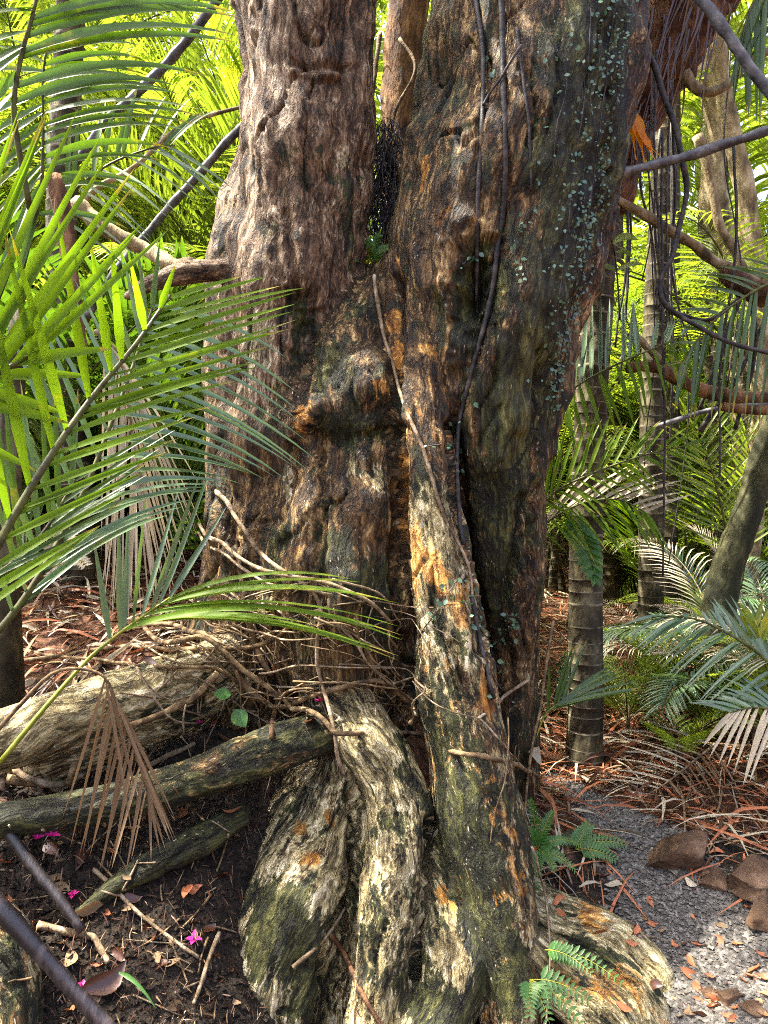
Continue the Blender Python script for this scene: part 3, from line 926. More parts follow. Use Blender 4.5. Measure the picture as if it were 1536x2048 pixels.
M_SHAFT = mat_simple('crownshaft', (0.07, 0.10, 0.008), (0.20, 0.22, 0.02), 7, 0.4, 0.2, 0.003, (1, 1, 0.3))
M_ROCK = mat_simple('rock', (0.02, 0.012, 0.007), (0.075, 0.042, 0.022), 6, 0.9, 1.0, 0.04, c3=(0.18, 0.115, 0.07), detail=9, bscale=9)
M_GRAVEL = mat_simple('gravel_stone', (0.035, 0.032, 0.028), (0.09, 0.082, 0.071), 60, 0.85, 0.3, 0.004, c3=(0.21, 0.195, 0.17))
M_WHITE = mat_simple('pale_wood', (0.35, 0.29, 0.2), (0.7, 0.62, 0.48), 22, 0.7, 0.5, 0.004)

UP = np.array([0, 0, 1.0])


# ------------------------------------------------------------------ leaves
def unit(v):
    return v / (np.linalg.norm(v, axis=-1, keepdims=True) + 1e-12)


def strip(base, ctrl, tip, width, nrm, seg=7, fold=0.22, prof=None, twist=0.0):
    """a folded blade from base to tip: 3 verts across"""
    t = np.linspace(0, 1, seg + 1)[:, None]
    c = (1 - t) ** 2 * base + 2 * t * (1 - t) * ctrl + t ** 2 * tip
    tan = unit(np.gradient(c, axis=0))
    s = unit(np.cross(tan, nrm))
    nn = np.cross(s, tan)
    if twist:
        a = twist * t
        s, nn = s * np.cos(a) + nn * np.sin(a), nn * np.cos(a) - s * np.sin(a)
    tt = t[:, 0]
    w = width * 0.5 * (np.minimum(1, 0.35 + 2.6 * tt) * np.clip(1 - tt, 0, 1) ** 0.62 if prof is None else prof(tt))
    w = w[:, None]
    V = np.stack([c - s * w + nn * w * fold, c - nn * w * fold * 0.6, c + s * w + nn * w * fold], 1).reshape(-1, 3)
    i = np.arange(seg)[:, None] * 3
    F = np.vstack([i + np.array([[0, 1, 4, 3]]), i + np.array([[1, 2, 5, 4]])])
    return V, F


def broad(tt):
    return np.clip(np.sin(np.pi * np.clip(tt * 0.97 + 0.03, 0, 1) ** 0.8), 0.02, 1)


def keyed_frond(parent, rach, r0, sides, mat, rmat=None, name='frond', seg=7, jit=8, label=None, r1=None, petiole=None):
    """a frond whose stalk and leaflet tips were read off: every leaflet is a piece of its own"""
    loc = np.array(parent.location)
    if petiole is None:
        petiole = parent.name.startswith('palm_plant')
    rc = catmull([P(*a) for a in rach], 26)
    fr = link(name, None, parent) if False else None
    V, F = tube(rc - loc, np.linspace(r0, r1 or r0 * 0.35, len(rc)), 6)
    fr = link(name, mesh_np(name, V, F, [rmat or M_RACHIS]), parent)
    if label:
        fr['label'] = label
    if petiole:
        b0 = loc + UP * 0.02
        ct = np.array([b0 * 0.5 + rc[0] * 0.5 + UP * 0.1 * np.linalg.norm(rc[0] - b0)])
        V, F = tube(catmull(np.vstack([b0, ct, rc[0]]), 14) - loc, np.linspace(r0 * 1.9, r0, 14), 7)
        link('petiole', mesh_np('petiole', V, F, [rmat or M_RACHIS]), parent)
    seen = CAM
    for keysd in sides:
        ks = np.array([(k[0], *k[1]) for k in keysd['keys']], float)
        n = keysd['n']
        for i in range(n):
            t = np.clip((i + 0.5 + rng.normal() * 0.22) / n, 0, 1)
            t = ks[0, 0] + (ks[-1, 0] - ks[0, 0]) * t
            tp = [np.interp(t, ks[:, 0], ks[:, q]) for q in (1, 2, 3)]
            jt = keysd.get('jit', jit)
            tip = P(tp[0] + rng.normal() * jt, tp[1] + rng.normal() * jt, tp[2] + rng.normal() * 0.03)
            base = rc[min(int(t * 25), 25)] * 1.0
            f = t * 25 - int(t * 25)
            if int(t * 25) < 25:
                base = base * (1 - f) + rc[int(t * 25) + 1] * f
            L = np.linalg.norm(tip - base)
            ctrl = (base + tip) / 2 + UP * L * (keysd.get('arch', 0.12) + rng.normal() * 0.02) + np.array(keysd.get('push', (0, 0, 0))) * L
            nrm = unit((seen - base) * np.array([1, 1, 1]) * keysd.get('face', 0.6) / np.linalg.norm(seen - base) + UP * 0.6 + rng.normal(size=3) * keysd.get('wild', 0.15))
            w = keysd['w'] * (0.85 + 0.3 * rng.random())
            v, f4 = strip(base - loc, ctrl - loc, tip - loc, w, nrm, seg, keysd.get('fold', 0.25), twist=rng.normal() * keysd.get('twist', 0.15))
            lm = keysd.get('mat', mat)
            dry = lm in (M_FRESH, M_DEEP, M_LIME) and rng.random() < 0.6
            mi = np.where(np.tile(np.arange(seg), 2) >= seg - 1, 1, 0) if dry else None
            link('leaflet', mesh_np('leaflet', v, f4, [lm, M_TIP] if dry else [lm], True, mi), fr)
    return fr


def frond_template(L, arch, n, ll, lw, angle, droop, lift, mat, rmat, seg=3, seed=0, curl=0.0, ragged=0.0):
    """frond growing along +Z from the origin and arching towards +X; leaflets start on the stalk's own vertices"""
    rg = np.random.default_rng(seed)
    m = n + 4
    s = np.linspace(0, 1, m)
    th = arch * s ** 1.3
    d = np.stack([np.sin(th), curl * s ** 2, np.cos(th)], -1)
    rc = np.cumsum(d, 0) * L / m
    rr = np.linspace(0.016, 0.003, m) * (L / 2.0)
    V, F = tube(rc, rr, 4, cap=False)
    t, u, w = frames(rc)
    Vs, Fq, Ft = [V], [F[0]], []
    nv = len(V)
    for i in range(3, m - 1):
        f = (i - 3) / (m - 4)
        for sd in (-1, 1):
            if rg.random() < ragged:
                continue
            ln = ll * (0.55 + 0.45 * math.sin(math.pi * min(1, f * 0.85 + 0.18))) * rg.uniform(0.88, 1.08)
            an = angle * (1 - 0.45 * f) + rg.normal() * 0.06
            side = np.array([0, sd, 0.0])
            nrm = unit(np.cross(t[i], np.array([0, 1.0, 0])))
            if nrm[2] < 0 or nrm[0] > 0.7:
                nrm = nrm
            upn = np.array([-t[i][2], 0, t[i][0]])
            dr = unit(t[i] * math.cos(an) + side * math.sin(an) + upn * lift)
            q = np.linspace(0, 1, seg + 1)[1:, None]
            c = rc[i] + dr * ln * q + np.array([0, 0, -1.0]) * droop * ln * q ** 2
            tan = unit(np.gradient(np.vstack([rc[i:i + 1], c]), axis=0))[1:]
            sv = unit(np.cross(tan, upn)); nn = np.cross(sv, tan)
            wd = (lw * 0.5 * np.array([1.0] * (seg - 1) + [0.12]))[:, None] * (1 - 0.25 * q)
            pv = np.stack([c - sv * wd + nn * wd * 0.3, c - nn * wd * 0.2, c + sv * wd + nn * wd * 0.3], 1).reshape(-1, 3)
            b = i * 4 + (1 if sd > 0 else 3)
            Vs.append(pv)
            Ft += [(b, nv, nv + 1), (b, nv + 1, nv + 2)]
            for k in range(seg - 1):
                o = nv + 3 * k
                Fq.append(np.array([[o, o + 3, o + 4, o + 1], [o + 1, o + 4, o + 5, o + 2]]))
            nv += len(pv)
    nrt = len(F[0])
    Fq = np.vstack(Fq); Ft = np.array(Ft)
    mi = np.concatenate([np.zeros(nrt), np.ones(len(Fq) - nrt), np.ones(len(Ft))])
    return mesh_np('frond', np.vstack(Vs), [Fq, Ft], [rmat, mat], True, mi)


def make_templates(mat, rmat, seed, ragged=0.0, lw=0.030):
    out = []
    for i, (L, ar, dr, lf) in enumerate([(2.0, 0.9, 0.25, 0.25), (2.2, 1.3, 0.35, 0.15), (1.8, 0.6, 0.18, 0.3), (2.1, 1.7, 0.45, 0.1)]):
        out.append(frond_template(L, ar, 44, 0.74, lw, 0.95, dr, lf, mat, rmat, seed=seed + i, curl=(-0.4, 0.3, 0.1, -0.2)[i], ragged=ragged))
    return out


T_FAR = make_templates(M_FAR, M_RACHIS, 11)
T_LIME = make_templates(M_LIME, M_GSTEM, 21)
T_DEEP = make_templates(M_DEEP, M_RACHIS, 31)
T_TEAL = make_templates(M_TEAL, M_RACHIS, 41)
T_DEAD = make_templates(M_DEAD, M_VINE, 51, 0.25, 0.018)
T_STRAW = make_templates(M_STRAW, M_PVINE, 61, 0.2, 0.018)
T_THIN = [frond_template(L, ar, 30, 0.72, 0.022, 0.95, dr, lf, m_, M_RACHIS, seed=90 + k, curl=cu) for k, (L, ar, dr, lf, m_, cu) in enumerate([(2.0, 0.9, 0.25, 0.25, M_FAR, 0.3), (2.2, 1.4, 0.4, 0.1, M_LIME, -0.3), (1.8, 0.6, 0.2, 0.3, M_FRESH, 0.1), (2.1, 1.7, 0.45, 0.1, M_FAR, -0.2)])]


def put_frond(parent, temps, pos, yaw, tilt, scale, k=None):
    o = link('frond', temps[k if k is not None else random.randrange(len(temps))], parent)
    m = Matrix.Rotation(yaw, 4, 'Z') @ Matrix.Rotation(tilt, 4, 'Y') @ Matrix.Scale(scale, 4)
    m.translation = Vector(pos)
    o.matrix_local = m
    return o


def palm_trunk_mesh(pts, radii, ring=0.085):
    c = catmull(np.column_stack([pts, radii]), 60)
    seglen = np.linalg.norm(np.diff(c[:, :3], axis=0), axis=1); arc = np.concatenate([[0], np.cumsum(seglen)])
    a, out, ringf = 0.0, [], []
    while a < arc[-1] - ring:
        st = ring * random.uniform(0.5, 1.5)
        for f, k, m in ((0.0, 1.0, 0), (0.86, 1.0, 1), (0.90, 1.015, 1), (0.96, 1.012, 0)):
            out.append((a + f * st, k)); ringf.append(m)
        a += st
    A = np.array([o[0] for o in out]); K = np.array([o[1] for o in out])
    cc = np.stack([np.interp(A, arc, c[:, q]) for q in range(4)], -1)
    V, F = tube(cc[:, :3], cc[:, 3] * K, 12, cap=False, jitter=0.03)
    mi = np.repeat(np.array(ringf[:-1]), 12)
    return mesh_np('trunk', V, F[0], [M_PTRUNK, M_RING], True, mi)


def palm(base, top, r, label, group=None, temps=T_FAR, nf=6, fs=1.0, shaft=True, bend=0.1, dead=0, name='palm_tree'):
    base = np.array(base); top = np.array(top)
    p = thing(name, label, 'palm', group, base)
    mid = (top - base) * 0.5 + np.array([random.uniform(-bend, bend), 0, 0])
    h = np.linalg.norm(top - base)
    link('trunk', palm_trunk_mesh(np.array([np.array([0, 0, -0.1]), (top - base) * 0.1, mid, top - base]), np.array([r * 1.25, r * 1.1, r, r * 0.9])), p)
    tp = top - base
    if shaft:
        sh = np.array([tp, tp + UP * 0.12, tp + UP * 0.4, tp + UP * 0.62])
        V, F = tube(catmull(np.column_stack([sh, [r * 0.95, r * 1.35, r * 1.2, r * 0.6]]), 9)[:, :3], catmull(np.column_stack([sh, [r * 0.95, r * 1.35, r * 1.2, r * 0.6]]), 9)[:, 3], 12)
        link('crownshaft', mesh_np('crownshaft', V, F, [M_SHAFT]), p)
        tp = tp + UP * 0.55
    y0 = random.uniform(0, 6.28)
    for i in range(nf):
        put_frond(p, temps, tp + rng.normal(size=3) * 0.02, y0 + i * 2.4 + random.uniform(-0.2, 0.2), random.uniform(0.1, 0.85), fs * random.uniform(0.85, 1.15))
    for i in range(dead):
        put_frond(p, T_DEAD, tp - UP * 0.5, random.uniform(0, 6.28), random.uniform(1.9, 2.6), fs * 0.9)
    return p


def bush(base, label, group=None, temps=T_FAR, nf=7, fs=0.8, tilt=(0.1, 0.9), name='young_palm', yaw=None):
    p = thing(name, label, 'palm', group, base)
    V, F = tube(np.array([[0, 0, -0.08], [0, 0, 0.05], [0.01, 0, 0.16]]), np.array([0.04, 0.045, 0.02]) * fs, 8)
    link('leaf_base', mesh_np('leaf_base', V, F, [M_VINE]), p)
    y0 = random.uniform(0, 6.28)
    for i in range(nf):
        ya = y0 + i * 2.4 + random.uniform(-0.3, 0.3) if yaw is None else random.uniform(*yaw)
        put_frond(p, temps, (0, 0, 0.08), ya, random.uniform(*tilt), fs * random.uniform(0.8, 1.15))
    return p


def vine(pts, r, mat, name, label, category='vine', group=None, d=None, on=None, sides=7, taper=0.7, wob=0.006, parent=None):
    """a smooth stem through photo pixels; on=offset lays it on whatever is there, otherwise (px,py,depth)"""
    if on is not None:
        c = []
        for p in catmull([q[:2] for q in pts], (len(pts) - 1) * 4 + 1):
            h, n = hit(p[0], p[1], on)
            c.append(h)
        c = np.array(c)
        for _ in range(3):      # bridge hollows rather than follow every step
            c[1:-1] = (c[:-2] + 2 * c[1:-1] + c[2:]) / 4
        c = catmull(c, len(c) * 2)
    else:
        q = []
        for p in pts:
            q.append(P(p[0], p[1], p[2] if len(p) > 2 else d))
        c = catmull(q, (len(q) - 1) * 7 + 1)
    c = c + np.stack([noise3(c * 6 + 3 * i + r * 900) for i in range(3)], -1) * wob
    dm = np.linalg.norm(c - CAM, axis=1).mean()
    rad = r * dm / FPX * np.linspace(1, taper, len(c)) * (1 + 0.16 * noise3(c * 14) + 0.14 * noise3(c * 40))
    loc = c[0]
    V, F = tube(c - loc, rad, sides, jitter=0.06)
    o = link(name, mesh_np(name, V, F, [mat]), parent, None if parent else loc)
    if parent is None:
        tag(o, label, category, group)
    return o
# ------------------------------------------------------------------ palm fronds beside the old tree, read off leaf by leaf
pA = thing('palm_plant', 'big bright palm whose crossing broad leaflets overlap the rose brown stem', 'palm', loc=G(-1.25, 1.5))
keyed_frond(pA, [(-160, 1420, 1.36), (-20, 1120, 1.45), (90, 930, 1.52), (180, 800, 1.6), (270, 690, 1.68), (340, 590, 1.76)], 0.011, [
    dict(n=22, w=0.021, arch=0.02, face=0.9, keys=[(0.08, (170, 1080, 1.7)), (0.25, (310, 930, 1.75)), (0.45, (450, 790, 1.8)), (0.65, (585, 655, 1.85)), (0.85, (605, 575, 1.9)), (1.0, (480, 550, 1.95))]),
    dict(n=10, w=0.023, arch=0.0, face=1.2, jit=20, keys=[(0.1, (-200, 700, 1.3)), (0.3, (-60, 520, 1.38)), (0.45, (8, 432, 1.42)), (0.58, (98, 425, 1.46)), (0.7, (196, 455, 1.5)), (0.82, (250, 500, 1.58)), (0.92, (330, 520, 1.66)), (1.0, (430, 515, 1.8))])], M_FRESH, seg=8)
keyed_frond(pA, [(-360, 1200, 1.3), (-250, 1000, 1.35), (-150, 860, 1.4), (-40, 770, 1.45), (70, 705, 1.5)], 0.011, [
    dict(n=16, w=0.024, arch=0.0, face=1.3, jit=22, keys=[(0.1, (-80, 200, 1.4)), (0.3, (38, 182, 1.45)), (0.5, (132, 215, 1.48)), (0.65, (180, 270, 1.5)), (0.8, (246, 396, 1.55)), (1.0, (320, 470, 1.6))]),
    dict(n=8, w=0.036, arch=0.05, face=1.0, keys=[(0.1, (-160, 1250, 1.5)), (0.5, (60, 960, 1.55)), (1.0, (260, 640, 1.62))])], M_FRESH, seg=8)
keyed_frond(pA, [(-60, 1330, 1.75), (60, 1180, 1.85), (160, 1000, 1.95), (225, 840, 2.02), (270, 720, 2.1), (310, 600, 2.18)], 0.010, [
    dict(n=22, w=0.025, arch=0.13, face=0.75, mat=M_TEAL, keys=[(0.12, (300, 1050, 2.15)), (0.3, (415, 992, 2.25)), (0.45, (480, 957, 2.3)), (0.6, (570, 950, 2.38)), (0.75, (622, 935, 2.42)), (0.88, (600, 840, 2.42)), (1.0, (570, 700, 2.42))]),
    dict(n=14, w=0.020, arch=0.02, face=0.8, mat=M_TEAL, keys=[(0.1, (-120, 900, 1.7)), (0.4, (10, 620, 1.9)), (0.7, (140, 560, 2.0)), (1.0, (330, 480, 2.1))])], M_TEAL, seg=7)
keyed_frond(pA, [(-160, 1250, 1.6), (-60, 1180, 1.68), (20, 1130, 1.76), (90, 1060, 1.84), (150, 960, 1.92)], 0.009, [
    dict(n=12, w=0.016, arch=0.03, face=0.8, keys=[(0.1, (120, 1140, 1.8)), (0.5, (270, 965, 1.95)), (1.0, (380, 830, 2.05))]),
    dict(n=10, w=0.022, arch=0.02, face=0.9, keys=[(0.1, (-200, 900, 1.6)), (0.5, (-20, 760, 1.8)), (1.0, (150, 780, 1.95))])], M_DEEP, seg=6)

pB = thing('palm_plant', 'dark fronded palm with arching shaded leaflets beside the pale upright trunk', 'palm', loc=G(-1.75, 2.6))
keyed_frond(pB, [(60, 420, 2.3), (28, 230, 2.25), (42, 115, 2.25), (60, 50, 2.25), (80, -30, 2.25), (105, -130, 2.25)], 0.010, [
    dict(n=11, w=0.042, arch=0.16, face=0.9, keys=[(0.2, (330, 200, 2.5)), (0.35, (470, 100, 2.55)), (0.5, (480, 35, 2.55)), (0.65, (470, 2, 2.55)), (0.8, (340, -40, 2.5)), (1.0, (250, -150, 2.4))]),
    dict(n=10, w=0.034, arch=0.1, face=0.4, keys=[(0.2, (-80, 420, 2.2)), (0.5, (-140, 200, 2.1)), (1.0, (0, -220, 2.2))])], M_DEEP, seg=8)
keyed_frond(pB, [(40, 560, 2.5), (78, 400, 2.5), (85, 320, 2.5), (86, 240, 2.5), (85, 165, 2.5), (92, 100, 2.5)], 0.008, [
    dict(n=15, w=0.032, arch=0.17, face=0.9, keys=[(0.15, (250, 460, 2.65)), (0.35, (330, 320, 2.65)), (0.6, (420, 225, 2.65)), (0.8, (300, 172, 2.65)), (1.0, (270, 90, 2.6))]),
    dict(n=15, w=0.030, arch=0.05, face=0.6, keys=[(0.15, (20, 620, 2.4)), (0.4, (-40, 460, 2.4)), (0.7, (-80, 300, 2.4)), (1.0, (-10, 20, 2.5))])], M_DEEP, seg=7)
keyed_frond(pB, [(40, 620, 2.7), (110, 430, 2.75), (200, 340, 2.8), (290, 300, 2.85), (350, 290, 2.9)], 0.007, [
    dict(n=12, w=0.022, arch=0.08, face=0.6, mat=M_TEAL, keys=[(0.2, (250, 560, 2.7)), (0.5, (330, 430, 2.75)), (0.75, (440, 390, 2.85)), (1.0, (450, 385, 2.95))]),
    dict(n=12, w=0.026, arch=0.12, face=0.3, keys=[(0.2, (60, 250, 2.8)), (0.6, (280, 170, 2.9)), (1.0, (460, 230, 3.0))])], M_DEEP, seg=6)
c = catmull([(*P(105, 352, 2.35), 0.026), (*P(125, 420, 2.35), 0.03), (*P(138, 520, 2.32), 0.024), (*P(158, 640, 2.28), 0.016), (*P(170, 720, 2.25), 0.01)], 16)
V, F = tube(c[:, :3] - np.array(pB.location), c[:, 3], 8)
link('leaf_sheath', mesh_np('leaf_sheath', V, F, [M_REDBARK]), pB)
c = catmull([(*P(40, 620, 2.6), 0.03), (*P(20, 900, 2.6), 0.04), (*P(10, 1180, 2.6), 0.05)], 12)
V, F = tube(np.vstack([c[:, :3], G(*c[-1, :2], -0.1)]) - np.array(pB.location), np.append(c[:, 3], 0.06), 10)
link('trunk', mesh_np('trunk', V, F, [M_PTRUNK]), pB)

pC = thing('palm_seedling', 'small palm frond with teal upright leaflets arching over the pale bank root', 'palm', loc=P(0, 1530, 2.12))
keyed_frond(pC, [(0, 1525, 2.12), (90, 1415, 2.2), (170, 1325, 2.28), (215, 1285, 2.32), (275, 1240, 2.36), (340, 1195, 2.4)], 0.009, [
    dict(n=8, w=0.026, arch=0.0, face=1.0, mat=M_TEAL, wild=0.3, keys=[(0.60, (172, 1080, 2.35)), (0.68, (222, 1045, 2.38)), (0.76, (290, 990, 2.42)), (0.85, (372, 955, 2.45)), (0.93, (432, 925, 2.48)), (1.0, (458, 1015, 2.5))]),
    dict(n=12, w=0.024, arch=0.14, face=0.9, wild=0.3, keys=[(0.70, (520, 1212, 2.3)), (0.78, (800, 1318, 2.35)), (0.85, (805, 1285, 2.37)), (0.91, (800, 1215, 2.38)), (0.96, (720, 1165, 2.42)), (1.0, (680, 1145, 2.45))])], M_FRESH, M_GSTEM, seg=9, jit=5)

pD = thing('dead_frond', 'withered brown palm frond drooping over the dark log-like root', 'palm frond', loc=P(0, 1470, 1.95))
keyed_frond(pD, [(-40, 1500, 1.93), (40, 1410, 1.97), (105, 1347, 2.0), (165, 1338, 2.02), (212, 1358, 2.03), (240, 1425, 2.03), (270, 1500, 2.03), (300, 1570, 2.02)], 0.0065, [
    dict(n=13, w=0.014, arch=-0.02, mat=M_DEAD, face=0.8, wild=0.5, keys=[(0.55, (130, 1640, 1.98)), (0.68, (160, 1720, 1.97)), (0.8, (200, 1740, 1.96)), (0.9, (225, 1745, 1.96)), (1.0, (290, 1720, 1.96))]),
    dict(n=13, w=0.014, arch=0.03, mat=M_DEAD, face=0.8, wild=0.5, keys=[(0.55, (260, 1690, 2.0)), (0.68, (370, 1630, 2.02)), (0.8, (345, 1680, 2.0)), (0.9, (330, 1700, 1.99)), (1.0, (310, 1725, 1.97))])], M_DEAD, M_VINE, name='stalk', jit=10)

pE = thing('dead_frond', 'bleached straw coloured frond skirt hanging against the trunk base', 'palm frond', loc=P(190, 660, 2.55))
keyed_frond(pE, [(190, 660, 2.55), (240, 720, 2.6), (262, 850, 2.62), (275, 960, 2.62)], 0.008, [
    dict(n=22, w=0.013, arch=0.04, mat=M_STRAW, face=0.9, wild=0.5, keys=[(0.1, (200, 1150, 2.5)), (0.5, (240, 1230, 2.5)), (1.0, (285, 1220, 2.52))]),
    dict(n=22, w=0.013, arch=0.08, mat=M_STRAW, face=0.9, wild=0.5, keys=[(0.1, (410, 1010, 2.7)), (0.5, (360, 1140, 2.65)), (1.0, (300, 1200, 2.55))])], M_STRAW, M_PVINE, name='stalk', jit=22)

# seedling behind the column root
pF = thing('palm_seedling', 'small green palm seedling between the old tree and the ringed palm trunk', 'palm', loc=P(1070, 1560, 3.0))
keyed_frond(pF, [(1048, 1640, 2.95), (1060, 1520, 2.97), (1085, 1440, 3.0), (1105, 1415, 3.02), (1130, 1400, 3.05)], 0.006, [
    dict(n=4, w=0.024, arch=0.0, face=1.0, keys=[(0.6, (1085, 1330, 3.0)), (0.75, (1138, 1278, 3.05)), (1.0, (1190, 1285, 3.1))]),
    dict(n=7, w=0.026, arch=0.05, face=0.8, keys=[(0.7, (1290, 1392, 3.0)), (0.85, (1262, 1350, 3.05)), (1.0, (1225, 1330, 3.15))])], M_DEEP, M_GSTEM, seg=7, jit=6)

# clump on the far side of the path
pG = thing('palm_plant', 'low palm with white sheened fronds and one lime spear leaf beside the path stones', 'palm', loc=G(1.72, 3.05))
keyed_frond(pG, [(1600, 1440, 3.0), (1540, 1330, 3.0), (1470, 1275, 3.0), (1390, 1238, 3.0), (1310, 1232, 3.0)], 0.008, [
    dict(n=17, w=0.024, arch=0.05, face=0.6, keys=[(0.15, (1500, 1180, 3.1)), (0.4, (1430, 1195, 3.1)), (0.7, (1400, 1220, 3.05)), (1.0, (1280, 1235, 3.0))]),
    dict(n=17, w=0.024, arch=0.1, face=0.6, keys=[(0.15, (1440, 1440, 2.95)), (0.4, (1380, 1400, 2.95)), (0.7, (1300, 1320, 2.95)), (1.0, (1230, 1255, 2.98))])], M_TEAL, seg=6, jit=5)
keyed_frond(pG, [(1620, 1500, 2.9), (1570, 1430, 2.9), (1510, 1415, 2.88), (1460, 1425, 2.86)], 0.007, [
    dict(n=13, w=0.022, arch=0.1, face=0.8, mat=M_STRAW, keys=[(0.2, (1560, 1600, 2.8)), (0.5, (1490, 1560, 2.8)), (0.8, (1430, 1530, 2.82)), (1.0, (1400, 1480, 2.85))]),
    dict(n=12, w=0.022, arch=0.1, face=0.6, mat=M_TEAL, keys=[(0.2, (1480, 1330, 3.0)), (0.5, (1440, 1370, 2.95)), (1.0, (1370, 1420, 2.9))])], M_TEAL, seg=6, jit=5)
keyed_frond(pG, [(1580, 1560, 3.05), (1560, 1440, 3.05), (1540, 1360, 3.05), (1525, 1290, 3.05), (1510, 1240, 3.05)], 0.012, [
    dict(n=9, w=0.03, arch=0.0, face=1.0, mat=M_LIME, keys=[(0.1, (1490, 1400, 3.05)), (0.5, (1475, 1250, 3.05)), (1.0, (1480, 1195, 3.05))]),
    dict(n=9, w=0.03, arch=0.0, face=1.0, mat=M_LIME, keys=[(0.1, (1600, 1350, 3.0)), (0.6, (1560, 1230, 3.05)), (1.0, (1530, 1190, 3.05))])], M_LIME, M_GSTEM, seg=6, jit=6)

pH = thing('dead_frond', 'rust red fallen frond spread over the path edge behind the brown stone', 'palm frond', loc=P(1230, 1600, 3.3))
keyed_frond(pH, [(1180, 1570, 3.5), (1235, 1590, 3.35), (1290, 1610, 3.2), (1350, 1640, 3.05)], 0.006, [
    dict(n=18, w=0.016, arch=0.04, mat=M_RUST, wild=0.5, keys=[(0.1, (1230, 1700, 3.0)), (0.5, (1310, 1720, 2.9)), (1.0, (1420, 1735, 2.8))]),
    dict(n=16, w=0.016, arch=0.05, mat=M_RUST, wild=0.5, keys=[(0.1, (1330, 1560, 3.5)), (0.5, (1440, 1610, 3.2)), (1.0, (1470, 1680, 2.95))])], M_RUST, M_REDBARK, name='stalk', jit=9)
pI = thing('dead_frond', 'tan fallen frond with curled leaflets lying below the white sheened palm', 'palm frond', loc=P(1440, 1500, 3.2))
keyed_frond(pI, [(1440, 1480, 3.3), (1390, 1520, 3.2), (1340, 1560, 3.15), (1280, 1600, 3.15)], 0.007, [
    dict(n=15, w=0.013, arch=0.08, mat=M_STRAW, wild=0.5, keys=[(0.1, (1300, 1450, 3.3)), (0.5, (1220, 1500, 3.3)), (1.0, (1180, 1590, 3.3))]),
    dict(n=15, w=0.013, arch=0.06, mat=M_DEAD, wild=0.5, keys=[(0.1, (1500, 1600, 3.0)), (0.5, (1430, 1660, 2.95)), (1.0, (1330, 1690, 2.95))])], M_STRAW, M_PVINE, name='stalk', jit=10)


pK = thing('palm_plant', 'palm whose feathery fronds cross the stout ringed trunk behind the old tree', 'palm', loc=G(0.64, 3.62))
keyed_frond(pK, [(1030, 900, 3.5), (1090, 830, 3.45), (1150, 775, 3.4), (1220, 735, 3.35), (1300, 700, 3.3), (1370, 670, 3.3)], 0.007, [
    dict(n=15, w=0.028, arch=0.03, face=1.0, mat=M_TEAL, keys=[(0.2, (1120, 690, 3.5)), (0.4, (1160, 610, 3.5)), (0.6, (1225, 590, 3.5)), (0.8, (1300, 620, 3.45)), (1.0, (1400, 650, 3.4))]),
    dict(n=17, w=0.024, arch=0.10, face=0.6, keys=[(0.15, (1105, 960, 3.4)), (0.4, (1180, 900, 3.3)), (0.7, (1290, 850, 3.2)), (1.0, (1400, 760, 3.2))])], M_FRESH, seg=6)
keyed_frond(pK, [(1040, 1060, 3.5), (1110, 985, 3.45), (1190, 945, 3.4), (1290, 910, 3.35), (1400, 885, 3.3)], 0.007, [
    dict(n=18, w=0.023, arch=0.06, face=0.9, mat=M_FRESH, keys=[(0.15, (1110, 850, 3.5)), (0.4, (1200, 830, 3.5)), (0.7, (1330, 840, 3.45)), (1.0, (1450, 880, 3.4))]),
    dict(n=18, w=0.023, arch=0.06, face=0.7, mat=M_FRESH, keys=[(0.15, (1150, 1040, 3.4)), (0.4, (1240, 1010, 3.3)), (0.7, (1340, 970, 3.2)), (1.0, (1440, 910, 3.2))])], M_FRESH, seg=6)
keyed_frond(pK, [(1030, 1100, 3.6), (1100, 1040, 3.5), (1170, 1005, 3.45), (1240, 1000, 3.4), (1300, 1030, 3.35)], 0.006, [
    dict(n=14, w=0.022, arch=0.08, face=0.9, mat=M_STRAW, keys=[(0.15, (1180, 930, 3.5)), (0.5, (1310, 920, 3.4)), (1.0, (1390, 1000, 3.3))]),
    dict(n=14, w=0.022, arch=0.08, face=0.7, mat=M_FRESH, keys=[(0.15, (1130, 1110, 3.4)), (0.5, (1240, 1110, 3.3)), (1.0, (1340, 1100, 3.3))])], M_FRESH, seg=6)
pM = thing('palm_plant', 'palm with dark drooping fan of leaflets above the rough red branch', 'palm', loc=G(2.3, 3.6))
keyed_frond(pM, [(1640, 560, 3.3), (1560, 560, 3.25), (1480, 600, 3.2), (1410, 660, 3.2), (1360, 730, 3.2)], 0.008, [
    dict(n=15, w=0.026, arch=0.12, face=0.8, keys=[(0.1, (1560, 860, 3.2)), (0.4, (1470, 850, 3.15)), (0.7, (1390, 850, 3.15)), (1.0, (1330, 810, 3.15))]),
    dict(n=13, w=0.024, arch=0.12, face=0.8, keys=[(0.1, (1480, 500, 3.3)), (0.5, (1380, 580, 3.3)), (1.0, (1310, 740, 3.25))])], M_DEEP, seg=6)
keyed_frond(pM, [(1640, 60, 3.2), (1590, -20, 3.2), (1540, -40, 3.2), (1500, 20, 3.2), (1480, 100, 3.2)], 0.008, [
    dict(n=11, w=0.03, arch=0.03, face=0.9, keys=[(0.2, (1560, 240, 3.2)), (0.6, (1520, 250, 3.2)), (1.0, (1480, 220, 3.2))]),
    dict(n=9, w=0.03, arch=0.03, face=0.9, keys=[(0.2, (1500, 120, 3.25)), (0.6, (1470, 160, 3.25)), (1.0, (1455, 190, 3.25))])], M_DEEP, seg=6)
c = np.array([np.array(pM.location) - UP * 0.1, np.array(pM.location) + UP * 0.8, P(1660, 560, 3.3), P(1660, 60, 3.2)])
